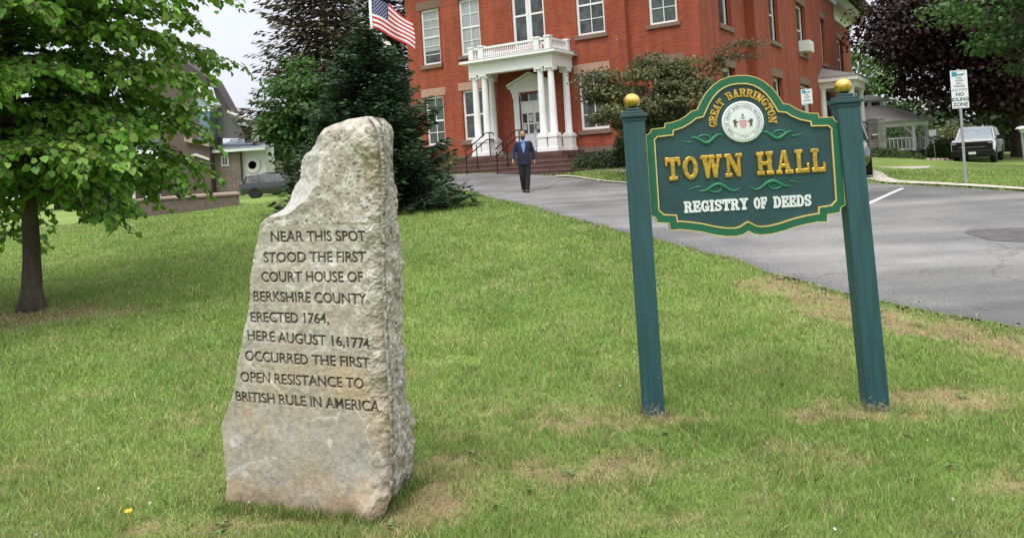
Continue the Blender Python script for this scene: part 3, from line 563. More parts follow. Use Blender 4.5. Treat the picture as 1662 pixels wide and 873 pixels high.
# board outline (right half mirrored)
half = [(0, 1.992), (.055, 1.988), (.105, 1.972), (.15, 1.944), (.19, 1.905), (.22, 1.862), (.24, 1.826), (.25, 1.806), (.283, 1.800), (.32, 1.772), (.36, 1.752), (.405, 1.740), (.445, 1.737), (.447, 1.712), (.528, 1.708), (.532, 1.693), (.545, 1.681), (.562, 1.676),
        (.562, 1.19), (.545, 1.184), (.533, 1.172), (.530, 1.148), (.458, 1.141), (.455, 1.098), (.40, 1.100), (.34, 1.092), (.27, 1.078), (.20, 1.058), (.13, 1.044), (.07, 1.042), (.03, 1.050), (0, 1.068)]
BC = -.030
outl = [(BC+a, z) for a, z in half]+[(BC-a, z) for a, z in half[-2:0:-1]]
def band(mb, p0, p1, y0, y1):
    """closed band between two loops, front at y1 (towards viewer, smaller y), back at y0"""
    n_ = len(p0)
    for i in range(n_):
        j_ = (i+1) % n_
        A, B, C_, D_ = p0[i], p0[j_], p1[j_], p1[i]
        mb.add([(A[0], y1, A[1]), (B[0], y1, B[1]), (C_[0], y1, C_[1]), (D_[0], y1, D_[1]), (A[0], y0, A[1]), (B[0], y0, B[1]), (C_[0], y0, C_[1]), (D_[0], y0, D_[1])], [(0, 1, 2, 3), (0, 4, 5, 1), (3, 2, 6, 7)])
i1 = inset(outl, .046); i2 = inset(outl, .0455); i3 = inset(outl, .0525)
o = MB().prism(inset(outl, .012), 1, -.020, .028).build('board', signblue, sign)
bd = MB(); band(bd, outl, i1, .034, -.034); bd.prism(inset(outl, .003), 1, .029, .034); bd.build('border', signgreen, sign, recalc=True)
gl = MB(); band(gl, i2, i3, -.0205, -.0365); gl.build('gold_line', goldp, sign)
oe = MB(); band(oe, inset(outl, -.0015), inset(outl, .003), -.030, -.0352); oe.build('gold_line', goldp, sign)
for wd_, xa_, xb_ in (('TOWN', BC-.460, BC+.128), ('HALL', BC+.075, BC+.466)):
    if wd_ == 'TOWN': xb_ = BC-.008
    tx = MB(); slab_line(tx, wd_, xa_, xb_, 1.396, .132, -.0195, -.036, .17, None, .0035); o = tx.build('lettering', gold, sign)
    bv = o.modifiers.new('b', 'BEVEL'); bv.width = .0048; bv.segments = 1; bv.limit_method = 'ANGLE'; bv.angle_limit = R(50)
for wd_, xa_, xb_ in (('REGISTRY', BC-.362, BC+.010), ('OF', BC+.045, BC+.118), ('DEEDS', BC+.158, BC+.372)):
    tx = MB(); slab_line(tx, wd_, xa_, xb_, 1.198, .064, -.0195, -.026, .13, None, .0022); tx.build('lettering', signwhite, sign)
# town name round the seal
SCX, SCZ = BC+.010, 1.716
def arc_place(R0):
    def f(a, h):
        an = a/R0; r = R0+h; return (SCX+r*math.sin(an), SCZ+r*math.cos(an))
    return f
R0 = .150; tx = MB(); slab_line(tx, 'GREAT', -R0*R(96), -R0*R(40), 0, .046, -.0195, -.029, .12, arc_place(R0), .0012); tx.build('lettering', gold, sign); tx = MB(); slab_line(tx, 'BARRINGTON', -R0*R(29), R0*R(96), 0, .046, -.0195, -.029, .12, arc_place(R0), .0012)
tx.build('lettering', gold, sign)
# oval seal
se = MB(); se.lathe([(.122, -.019), (.122, -.034), (.117, -.038), (.113, -.0385)], 48, (SCX, 0, SCZ), 1); seal = se.build('seal', signwhite, sign, smooth=40)
sr = MB(); 
for r0, r1 in ((.1085, .1105), (.0800, .0815)): 
    band(sr, [(SCX+r0*math.cos(2*math.pi*i/48), SCZ+r0*math.sin(2*math.pi*i/48)) for i in range(48)], [(SCX+r1*math.cos(2*math.pi*i/48), SCZ+r1*math.sin(2*math.pi*i/48)) for i in range(48)], -.0384, -.0392)
sr.build('seal_ring', inkgrey, seal)
def arc_text(text, r, a0, a1, size, out_=True):
    mb = MB(); n_ = len(text)
    for i, chh in enumerate(text):
        if chh == ' ': continue
        V, T = text_mesh(chh, size); an = R(a0+(a1-a0)*i/(n_-1))
        for tr in T:
            pts = []
            for q in tr:
                px_, py_ = V[q][0], V[q][1]
                if not out_: rr_ = r-size*.7+py_; aa = an; px_ = -px_
                else: rr_ = r+py_; aa = an
                pts.append((SCX+rr_*math.sin(aa)+px_*math.cos(aa), -.0391, SCZ+rr_*math.cos(aa)-px_*math.sin(aa))) if out_ else pts.append((SCX+(r-py_)*math.sin(aa)+V[q][0]*-math.cos(aa), -.0391, SCZ+(r-py_)*math.cos(aa)+V[q][0]*math.sin(aa)))
            mb.add(pts, [(0, 1, 2)])
    return mb
arc_text('TOWN OF GREAT BARRINGTON MASSACHUSETTS', .0860, -138, 138, .0225).build('seal_text', inkgrey, seal, recalc=False)
arc_text('1761', .0995, 196, 164, .0225, False).build('seal_text', inkgrey, seal, recalc=False)
red = mat('seal_red', (.55, .10, .09), .5, var=.03); olive = mat('seal_olive', (.12, .10, .05), .6)
em = MB(); shield = [(-.022, .022), (.022, .022), (.022, -.006), (.012, -.024), (0, -.031), (-.012, -.024), (-.022, -.006)]
for i in range(4):
    z0 = .020-i*.0125; wv = .021 if i < 3 else .013; pts = [(SCX-wv+2*wv*k/8, SCZ-.012+z0+.0025*math.sin(k*1.6)) for k in range(9)]; em.prism(pts+[(a, z-.0062) for a, z in pts[::-1]], 1, -.0384, -.0394)
em.build('seal_emblem', red, seal)
for sgn in (-1, 1):
    em = MB()
    for (cx_, cz_, rx_, rz_) in ((.045, -.004, .007, .016), (.036, .004, .011, .005), (.052, .008, .006, .011), (.043, .015, .005, .006), (.040, -.020, .003, .010), (.050, -.020, .003, .010)):
        em.prism([(SCX+sgn*cx_+rx_*math.cos(2*math.pi*k/10), SCZ-.004+cz_+rz_*math.sin(2*math.pi*k/10)) for k in range(10)], 1, -.0384, -.0394-.0001*sgn)
    em.build('seal_emblem', olive, seal)
em = MB(); em.prism([(SCX-.013, SCZ+.024), (SCX+.013, SCZ+.024), (SCX+.010, SCZ+.018), (SCX-.010, SCZ+.018)], 1, -.0384, -.0394)
em.prism([(SCX-.005, SCZ+.032), (SCX+.006, SCZ+.030), (SCX+.004, SCZ+.046), (SCX-.003, SCZ+.048)], 1, -.0384, -.0394)
em.build('seal_emblem', inkgrey, seal)
# carved scrolls and thin rules
def scrollwork(zc, flip, x_in, x_out):
    for sgn in (-1, 1):
        mb = MB()
        def pt(x_, z_): return (BC+sgn*x_, -.020, zc+flip*z_)
        wv = [pt(x_in+(x_out-x_in)*k/24, .026*math.sin(k/24*math.pi*2.6+.3)*(1-.4*k/24)) for k in range(25)]; mb.tube(wv, [.0115*math.sin(math.pi*(k+.6)/25.6)+.002 for k in range(25)], 6)
        xc = x_in+(x_out-x_in)*.58
        cu_ = [pt(xc+(.046-.0017*k)*math.cos(k*.42), -.002+(.034-.0013*k)*math.sin(k*.42)) for k in range(22)]; mb.tube(cu_, [.0085-.00028*k for k in range(22)], 6)
        tl = [pt(x_out-.01+.075*k/8, -.012+.018*(k/8)**2) for k in range(9)]; mb.tube(tl, [.006*(1-k/9)+.001 for k in range(9)], 6)
        mb.build('scrollwork', scroll, sign, smooth=True)
scrollwork(1.625, 1, .10, .30); scrollwork(1.335, -1, .03, .27)
for z_ in (1.565, 1.368):
    for sgn in (-1, 1): ru = MB(); ru.box(BC+min(sgn*.05, sgn*.47), BC+max(sgn*.05, sgn*.47), -.0215, -.0195, z_-.0012, z_+.0012); ru.build('carved_rule', scroll, sign)
for xa_, xb_ in ((-.600, -.585), (.521, .5445)): bk = MB(); bk.box(xa_, xb_, -.02, .02, 1.25, 1.62); bk.build('bracket', signblue, sign)

# ------------------------------------------------------------------ building helpers
def wallgrid(mb, Pf, a0, a1, z0, z1, ops, depth=.16):
    """a wall face with real openings; Pf(a, z, d) gives the point d metres behind the face"""
    A = sorted({a0, a1, *[v for o in ops for v in o[:2] if a0 < v < a1]}); Z = sorted({z0, z1, *[v for o in ops for v in o[2:4] if z0 < v < z1]})
    for i in range(len(A)-1):
        for j in range(len(Z)-1):
            ca, cz = (A[i]+A[i+1])/2, (Z[j]+Z[j+1])/2
            if any(o[0] < ca < o[1] and o[2] < cz < o[3] for o in ops): continue
            mb.quad(Pf(A[i], Z[j], 0), Pf(A[i+1], Z[j], 0), Pf(A[i+1], Z[j+1], 0), Pf(A[i], Z[j+1], 0))
    for o in ops:
        l, r, bt, tp = o[:4]; tp = min(tp, z1)
        for (p, q) in (((l, bt), (r, bt)), ((r, bt), (r, tp)), ((r, tp), (l, tp)), ((l, tp), (l, bt))):
            mb.quad(Pf(p[0], p[1], 0), Pf(q[0], q[1], 0), Pf(q[0], q[1], depth), Pf(p[0], p[1], depth))
def pbox(mb, Pf, a0, a1, z0, z1, d0, d1):
    c = [Pf(a, z, d) for d in (d0, d1) for (a, z) in ((a0, z0), (a1, z0), (a1, z1), (a0, z1))]
    mb.add(c, [(0, 1, 2, 3), (7, 6, 5, 4), (0, 4, 5, 1), (1, 5, 6, 2), (2, 6, 7, 3), (3, 7, 4, 0)])
def window(parent, Pf, l, r, bt, tp, glass, cols=2, rows=2, fr=.09, dep=.10, sill=None, lintel=None, mid=True, sillm=None, lintm=None, bar=.028):
    f = MB(); d0, d1 = dep, dep+.07
    pbox(f, Pf, l, l+fr, bt, tp, d0, d1); pbox(f, Pf, r-fr, r, bt, tp, d0, d1); pbox(f, Pf, l+fr, r-fr, tp-fr, tp, d0, d1); pbox(f, Pf, l+fr, r-fr, bt, bt+fr, d0, d1)
    zm = (bt+tp)/2
    if mid: pbox(f, Pf, l+fr, r-fr, zm-.035, zm+.035, d0+.002, d1-.002)
    for i in range(1, cols):
        x_ = l+fr+(r-l-2*fr)*i/cols; pbox(f, Pf, x_-bar/2, x_+bar/2, bt+fr, tp-fr, d0+.012, d1-.006)
    halves = ((bt+fr, zm-.035), (zm+.035, tp-fr)) if mid else ((bt+fr, tp-fr),)
    for z0, z1 in halves:
        for i in range(1, rows):
            z_ = z0+(z1-z0)*i/rows; pbox(f, Pf, l+fr, r-fr, z_-bar/2, z_+bar/2, d0+.014, d1-.008)
    o = f.build('window', white, parent)
    if not isinstance(glass, (list, tuple)): glass = [glass]
    for k, gm in enumerate(glass):
        z0 = bt+(tp-bt)*k/len(glass); z1 = bt+(tp-bt)*(k+1)/len(glass); q = MB(); pbox(q, Pf, l+.03, r-.03, z0+.004, z1-.004, dep+.04, dep+.05); q.build('pane', gm, o)
    if sill: q = MB(); pbox(q, Pf, l-.10, r+.10, bt-sill, bt-.003, -.09, dep+.07); q.build('sill', sillm or brown_sill, o, bevel=.01)
    if lintel: q = MB(); pbox(q, Pf, l-.16, r+.16, tp+.003, tp+lintel, -.02, .1); q.build('lintel', lintm or brown_sill, o, bevel=.008)
    return o
def front(t0): return lambda a, z, d: (a, t0+d, z)
def side(s0): return lambda a, z, d: (s0-d, a, z)

# ------------------------------------------------------------------ the brick town hall
th = thing('town_hall', 'large two storey red brick town hall with white columned entrance porch', 'building', HALL, -YAW)
PCX = .22; ZB, ZBR, ZT = .3, 2.0, 10.9
SLc, SRc, SLw, SRw, TW = -3.95, 4.29, -6.12, 6.90, .35
TB, SBAY, TE, SREAR, TEND = 6.5, 7.29, 27.2, 6.3, 41.
fc_ops = [(-3.13, -2.03, 2.66, 4.70), (2.24, 3.40, 2.66, 4.78), (-3.05, -2.03, 6.12, 8.42), (2.32, 3.48, 6.18, 8.46), (-.50, .97, 6.1, 8.6), (PCX-.68, PCX+.68, 1.93, 4.26)]
lw_ops = [(-5.34, -4.36, 2.57, 4.66), (-5.32, -4.34, 6.02, 8.40)]
rw_ops = [(5.06, 6.12, 6.22, 8.5), (5.06, 6.12, 2.66, 4.75)]
sd1 = [(2.75, 4.46, 6.34, 8.9), (2.75, 4.46, 2.7, 4.75)]
sd2 = [(9.15, 10.95, 6.33, 8.9), (15.1, 17.4, 6.30, 8.95), (21.9, 23.4, 6.32, 9.0), (9.1, 10.9, 2.7, 4.72), (15.0, 17.3, 2.7, 4.72)]
sd3 = [(34.4, 37.0, 6.4, 9.3)]
wl = MB()
wallgrid(wl, front(0), SLc, SRc, ZBR, ZT, fc_ops); wallgrid(wl, front(TW), SLw, SLc, ZBR, ZT, lw_ops); wallgrid(wl, front(TW), SRc, SRw, ZBR, ZT, rw_ops)
wl.quad((SRc, 0, ZBR), (SRc, TW, ZBR), (SRc, TW, ZT), (SRc, 0, ZT)); wl.quad((SLc, 0, ZBR), (SLc, TW, ZBR), (SLc, TW, ZT), (SLc, 0, ZT))
wallgrid(wl, side(SRw), TW, TB, ZBR, ZT, sd1); wl.quad((SRw, TB, ZBR), (SBAY, TB, ZBR), (SBAY, TB, ZT), (SRw, TB, ZT))
wallgrid(wl, side(SBAY), TB, TE, ZBR, ZT, sd2); wl.quad((SBAY, TE, ZBR), (SREAR, TE, ZBR), (SREAR, TE, ZT), (SBAY, TE, ZT)); wallgrid(wl, side(SREAR), TE, TEND, ZBR, ZT, sd3)
wl.quad((SLw, TW, ZBR), (SLw, TEND, ZBR), (SLw, TEND, ZT), (SLw, TW, ZT)); wl.quad((SLw, TEND, ZBR), (SREAR, TEND, ZBR), (SREAR, TEND, ZT), (SLw, TEND, ZT))
wl.build('wall', brick, th)
fb = MB()
for (a0, a1, t0) in ((SLc, SRc, 0), (SLw, SLc, TW), (SRc, SRw, TW)):
    fb.box(a0-.05, a1+.05, t0-.06, t0+.5, ZB, ZBR-.18); fb.box(a0-.09, a1+.09, t0-.10, t0+.5, ZBR-.178, ZBR+.02)
fb.box(SRw-.5, SRw+.06, TW+.5, TB, ZB, ZBR-.18); fb.box(SBAY-.5, SBAY+.06, TB, TE, ZB, ZBR-.18); fb.box(SBAY-.5, SBAY+.10, TB, TE, ZBR-.178, ZBR+.02); fb.box(SREAR-.5, SREAR+.06, TE, TEND, ZB, ZBR)
fb.build('foundation', basestone, th)
core = MB(); core.box(SLw+.9, SREAR-.9, 1.6, TEND-.8, 1, 11); core.build('interior', dark, th)
window(th, front(0), *fc_ops[0], [glassg, glassd, glassg][:3], 2, 1, sill=.20, lintel=.32, lintm=pink_lintel)
window(th, front(0), *fc_ops[1], [glassd, glassd], 2, 2, sill=.18, lintel=.34, lintm=pink_lintel)
window(th, front(0), *fc_ops[2], blind, 2, 2, sill=.14, lintel=.34)
window(th, front(0), *fc_ops[3], glassd, 2, 2, sill=.16, lintel=.34)
window(th, front(0), fc_ops[4][0], .215, *fc_ops[4][2:], glassd, 1, 1, sill=None, lintel=.34, fr=.11); window(th, front(0), .225, *fc_ops[4][1:], glassd, 1, 1, lintel=.34, fr=.11)
window(th, front(TW), *lw_ops[0], glassg, 2, 2, sill=.18, lintel=.34, lintm=pink_lintel)
window(th, front(TW), *lw_ops[1], [glassd, blind, blind, blind], 1, 3, sill=.17, lintel=.34)
window(th, front(TW), *rw_ops[0], glassg, 2, 2, sill=.14, lintel=.34); window(th, front(TW), *rw_ops[1], glassd, 2, 2, sill=.18, lintel=.34)
for pf, ops in ((side(SRw), sd1), (side(SBAY), sd2), (side(SREAR), sd3)):
    for k, o_ in enumerate(ops): window(th, pf, *o_, [glassd, glassg, blind][k % 2], 1, 1, fr=.14, dep=.22, sill=.20, lintel=.36)
ac = MB(); ac.box(SBAY-.1, SBAY+.42, 15.75, 17.0, 6.42, 6.98)
for k in range(7): ac.box(SBAY+.42, SBAY+.43, 15.8, 16.95, 6.46+k*.07, 6.495+k*.07)
ac.build('air_conditioner', white, th, bevel=.02)
co = MB()
def cornice(a0, a1, t0, t1):
    co.box(a0-.15, a1+.15, t0-.15, t1+.15, 10.45, 10.95); co.box(a0-.35, a1+.35, t0-.35, t1+.35, 10.952, 11.25); co.box(a0-1.0, a1+1.0, t0-1.0, t1+1.0, 11.252, 11.36); co.box(a0-1.1, a1+1.1, t0-1.1, t1+1.1, 11.362, 11.62)
cornice(SLw, SREAR, TW+.2, TEND); cornice(SLc, SRc, 0, 6); cornice(SLw+.4, SBAY, TB, TE); cornice(SLw, SRw, TW, TB-1)
for k in range(60): co.box(SBAY+.36, SBAY+.95, TB+.2+k*.36, TB+.36+k*.36, 11.0, 11.25); co.box(SREAR+.36, SREAR+.95, TE+.2+k*.23, TE+.30+k*.23, 11.0, 11.25)
co.build('cornice', white, th)
rf = MB(); rf.add([(SLw-1.1, -1, 11.63), (SBAY+1.1, -1, 11.63), (SBAY+1.1, TEND+1, 11.63), (SLw-1.1, TEND+1, 11.63), (0, 8, 14.2), (0, TEND-7, 14.2)], [(0, 1, 4), (1, 2, 5, 4), (2, 3, 5), (3, 0, 4, 5)]); rf.build('roof', slate, th)
# entrance: surround, pediment, doors
PCX = .22; ds = MB()
for sg in (-1, 1): ds.box(PCX+sg*.70-.12, PCX+sg*.70+.12, -.10, .12, 1.93, 4.33); ds.box(PCX+sg*.70-.15, PCX+sg*.70+.15, -.13, .11, 4.15, 4.332)
ds.box(PCX-.90, PCX+.90, -.14, .10, 4.334, 4.50); ds.box(PCX-1.0, PCX+1.0, -.20, .08, 4.502, 4.58)
ds.prism([(PCX-1.0, 4.582), (PCX+1.0, 4.582), (PCX, 4.98)], 1, -.16, .06); ds.add([], [])
for sg in (-1, 1):
    ds.prism([(PCX+sg*1.03, 4.584), (PCX, 5.0), (PCX, 5.09), (PCX+sg*1.03, 4.67)], 1, -.24, .05)
ds.box(PCX-.60, PCX+.60, .02, .12, 4.26, 4.335); ds.box(PCX-.60, PCX+.60, .03, .12, 3.90, 3.975)
ds.build('door_surround', white, th)
tr_ = MB(); tr_.box(PCX-.585, PCX+.585, .09, .11, 3.976, 4.259); trm = tr_.build('transom', glassd, th)
for x_ in (-.2, .2): tb = MB(); tb.box(PCX+x_-.018, PCX+x_+.018, .05, .089, 3.978, 4.257); tb.build('glazing_bar', white, trm)
paper = mat('paper_notice', (.62, .62, .58), .8, var=.2, scale=9)
for sg, nm in ((-1, 0), (1, 1)):
    cx_ = PCX+sg*.29; dl = MB(); dl.box(cx_-.283, cx_+.283, .06, .11, 1.94, 3.898)
    for z0, z1 in ((2.05, 2.55), (3.62, 3.82)): dl.box(cx_-.22, cx_+.22, .05, .0595, z0, z1)
    d_ = dl.build('door', white, th, bevel=.006)
    for x_ in (-.135, .135): pn = MB(); pn.box(cx_+x_-.095, cx_+x_+.095, .048, .059, 2.72, 3.50); pn.build('door_pane', glassd, d_); mt = MB(); mt.box(cx_+x_-.1, cx_+x_+.1, .040, .0475, 3.07, 3.13); mt.build('glazing_bar', white, d_)
    pp = MB(); pp.box(cx_-.21, cx_-.07, .043, .0475, 2.86, 3.04); pp.build('notice', paper, d_); pp = MB(); pp.box(cx_+.06, cx_+.21, .043, .0475, 3.18, 3.44); pp.build('notice', paper, d_)
    h_ = MB(); h_.tube([(cx_-sg*.24, .03, 2.85), (cx_-sg*.24, .01, 2.87), (cx_-sg*.24, .01, 3.05), (cx_-sg*.24, .03, 3.07)], .012, 6); h_.build('door_handle', black, d_)
# porch
po = MB(); ZP = 1.93
po.box(PCX-2.1, PCX+2.1, -1.85, -.11, ZB, ZP-.14); po.box(PCX-2.15, PCX+2.15, -1.9, -.11, ZP-.138, ZP)
stp = MB(); nst = 4
for k in range(nst):
    z1 = ZP-.163*(k+1); ext = .33*(k+1); wq = .42*(k+1)
    stp.box(PCX-2.1-wq, PCX+2.1+wq, -1.9-ext, -.15-.002*k, ZB, z1-.045); stp.box(PCX-2.12-wq, PCX+2.12+wq, -1.92-ext, -.15-.002*k, z1-.0445, z1)
stp.build('steps', stepstone, th, bevel=.008)
po.build('porch_floor', stepstone, th)
ent = MB(); TF = -1.45; HWc = 1.66
ent.box(PCX-HWc-.17, PCX+HWc+.17, TF-.17, TF+.17, 5.02, 5.42)
for sg in (-1, 1): ent.box(PCX+sg*HWc-.17, PCX+sg*HWc+.17, TF+.171, -.02, 5.02, 5.42)
ent.box(PCX-HWc-.22, PCX+HWc+.22, TF-.22, -.02, 5.422, 5.47); ent.box(PCX-HWc-.42, PCX+HWc+.42, TF-.42, -.02, 5.472, 5.56); ent.box(PCX-HWc-.16, PCX+HWc+.16, TF-.15, -.03, 5.40, 5.4215)
po_ = ent.build('porch_roof', white, th, bevel=.008)
pt_ = MB(); pt_.box(PCX-HWc-.40, PCX+HWc+.40, TF-.40, -.02, 5.562, 5.585); pt_.build('roof_deck', slate, po_)
sf_ = MB(); sf_.box(PCX-HWc-.13, PCX+HWc+.13, TF+.172, -.03, 5.30, 5.318); sf_.build('porch_ceiling', mat('porch_ceiling', (.30, .25, .17), .7), po_)
bl = MB()
def rail(p, q, nb):
    p, q = np.array(p), np.array(q); d = q-p; L_ = np.hypot(*d); nx = np.array([-d[1], d[0]])/L_*.05
    for z0, z1 in ((5.60, 5.66), (5.98, 6.06)):
        c = [(p+nx), (q+nx), (q-nx), (p-nx)]; bl.prism([tuple(x_) for x_ in c], 2, z0, z1)
    for k in range(nb):
        c = p+d*(k+.5)/nb; bl.lathe([(.022, 5.66), (.04, 5.74), (.022, 5.84), (.03, 5.98)], 6, (c[0], c[1], 0))
XA, XB = PCX-HWc-.02, PCX+HWc+.02; XI = .46; TBq = TF-.08
for (x_, y_) in ((XA, TBq), (XB, TBq), (XA+XI, TBq), (XB-XI, TBq), (XA, -.12), (XB, -.12)):
    bl.box(x_-.10, x_+.10, y_-.10, y_+.10, 5.586, 6.06); bl.box(x_-.125, x_+.125, y_-.125, y_+.125, 6.061, 6.12)
rail((XA+XI+.1, TBq), (XB-XI-.1, TBq), 26); rail((XA+.1, TBq), (XA+XI-.1, TBq), 2); rail((XB-XI+.1, TBq), (XB-.1, TBq), 2); rail((XA, TBq+.1), (XA, -.22), 12); rail((XB, TBq+.1), (XB, -.22), 12)
bl.build('balustrade', white, th)
def column(x_, y_):
    c = MB(); c.lathe([(.152, 2.60), (.152, 2.63), (.136, 2.66), (.132, 3.4), (.122, 4.2), (.108, 4.80), (.108, 4.83), (.122, 4.835), (.122, 4.86), (.112, 4.865), (.112, 4.89), (.14, 4.93), (.15, 4.945)], 20, (x_, y_, 0))
    c.box(x_-.17, x_+.17, y_-.17, y_+.17, 4.946, 5.018)
    for sg in (-1, 1):
        c.lathe([(.05, y_-.13), (.05, y_+.13)], 10, (x_+sg*.15, 0, 4.91), 1)
    o = c.build('column', white, th, smooth=35)
    p_ = MB(); p_.box(x_-.185, x_+.185, y_-.185, y_+.185, 2.08, 2.44); p_.box(x_-.215, x_+.215, y_-.215, y_+.215, 1.931, 2.079); p_.box(x_-.21, x_+.21, y_-.21, y_+.21, 2.441, 2.53); p_.box(x_-.17, x_+.17, y_-.17, y_+.17, 2.531, 2.60)
    p_.build('pedestal', white, o, bevel=.01)
for (x_, y_) in ((-HWc, TF), (-HWc+.43, TF), (HWc-.43, TF), (HWc, TF), (-HWc, -.30), (HWc, -.30)): column(PCX+x_, y_)
for hx in (-.75, .56):
    hr = MB(); y0, y1 = -3.35, -1.75
    for dz in (.86, .60): hr.tube([(hx, y0-.05, 1.25+dz), (hx, y0, 1.28+dz), (hx, y1-.2, ZP+dz), (hx, y1+.25, ZP+dz), (hx, y1+.3, ZP+dz-.08)], .022, 8)
    for y_, z_ in ((y0, 1.2), ((y0+y1)/2-.1, 1.45), (y1, ZP-.02)): hr.tube([(hx, y_, z_), (hx, y_, z_+.90-(.07 if y_ == y0 else 0))], .02, 8)
    hr.build('handrail', black, th)
bp_ = MB(); bp_.tube([(.66, -1.72, ZP), (.66, -1.72, ZP+2.1)], [.03, .022], 8); bp_.lathe([(.09, ZP), (.09, ZP+.03), (.03, ZP+.06)], 12, (.66, -1.72, 0)); bp_.build('pole', black, th)
lp = MB(); lp.tube([(SRc-.25, -.02, 5.75), (SRc-.25, -.3, 5.8)], .02, 6); lp.box(2.02, 2.30, -.35, -.02, 5.50, 5.62); lp.build('floodlight', galv, th)
# the small side porch further back
sp_ = MB(); a0, a1 = 20.3, 24.4; so = SBAY+1.75
sp_.box(SBAY-.05, so+.3, a0-.35, a1+.3, 5.05, 5.28); sp_.box(SBAY-.05, so+.1, a0-.1, a1+.1, 4.70, 5.048)
sp_.build('porch_roof', white, th); q_ = MB(); q_.add([(SBAY, a0-.4, 5.29), (so+.35, a0-.4, 5.29), (so+.35, a1+.35, 5.29), (SBAY, a1+.35, 5.29), (SBAY, a0+1.0, 5.95), (SBAY, a1-.8, 5.95)], [(0, 1, 4), (1, 2, 5, 4), (2, 3, 5)]); q_.build('porch_roof', slate, th)
for (x_, y_) in ((so-.15, a0+.15), (so-.15, a1-.1), (SBAY+.12, a0+.15)):
    c = MB(); c.lathe([(.24, 1.6), (.24, 1.9), (.19, 1.95), (.16, 4.5), (.21, 4.6), (.23, 4.699)], 16, (x_, y_, 0)); c.build('porch_column', white, th, smooth=35)
q_ = MB(); q_.box(SBAY+.01, so, a0, a1, .8, 1.6); q_.build('porch_floor', stepstone, th); q_ = MB(); q_.box(SBAY-.01, SBAY+.02, a0+.7, a1-.7, 1.61, 4.6); q_.build('porch_door', dark, th)

# ------------------------------------------------------------------ leaves, branches, trees
def leaves(name, c, ax, nm, size, col, m, parent=None, shape='leaf', asp=.42):
    """many leaf-sized faces: c centre/base, ax axis, nm rough normal"""
    ax = ax/(np.linalg.norm(ax, axis=1, keepdims=True)+1e-9); sd_ = np.cross(nm, ax); sd_ /= np.linalg.norm(sd_, axis=1, keepdims=True)+1e-9; n_ = np.cross(ax, sd_)
    s_ = size[:, None]; k = len(c)
    if shape == 'leaf':
        V = np.stack([c, c+ax*s_*.30+sd_*s_*asp+n_*s_*.10, c+ax*s_*.72+sd_*s_*asp*.72+n_*s_*.02, c+ax*s_*1.05-n_*s_*.14, c+ax*s_*.72-sd_*s_*asp*.72+n_*s_*.02, c+ax*s_*.30-sd_*s_*asp+n_*s_*.10], 1)
        f = np.array([0, 3, 2, 1, 0, 5, 4, 3]); L = (np.arange(k)[:, None]*6+f).ravel(); st = np.arange(2*k)*4; C = np.repeat(col, 6, 0); V = V.reshape(-1, 3)
    else:
        V = np.stack([c, c+ax*s_*.5+sd_*s_*asp, c+ax*s_, c+ax*s_*.5-sd_*s_*asp], 1).reshape(-1, 3)
        L = np.arange(4*k); st = np.arange(k)*4; C = np.repeat(col, 4, 0)
    return fast_mesh(name, V, L, st, m, parent, C)
def rdir(n): 
    v = rng.normal(size=(n, 3)); return v/np.linalg.norm(v, axis=1, keepdims=True)
def vary(base, n, amt=.25, hue=.12):
    k = 1+rng.normal(size=(n, 1))*amt; h = 1+rng.normal(size=(n, 3))*hue; return np.clip(np.asarray(base)*k*h, .004, .9)

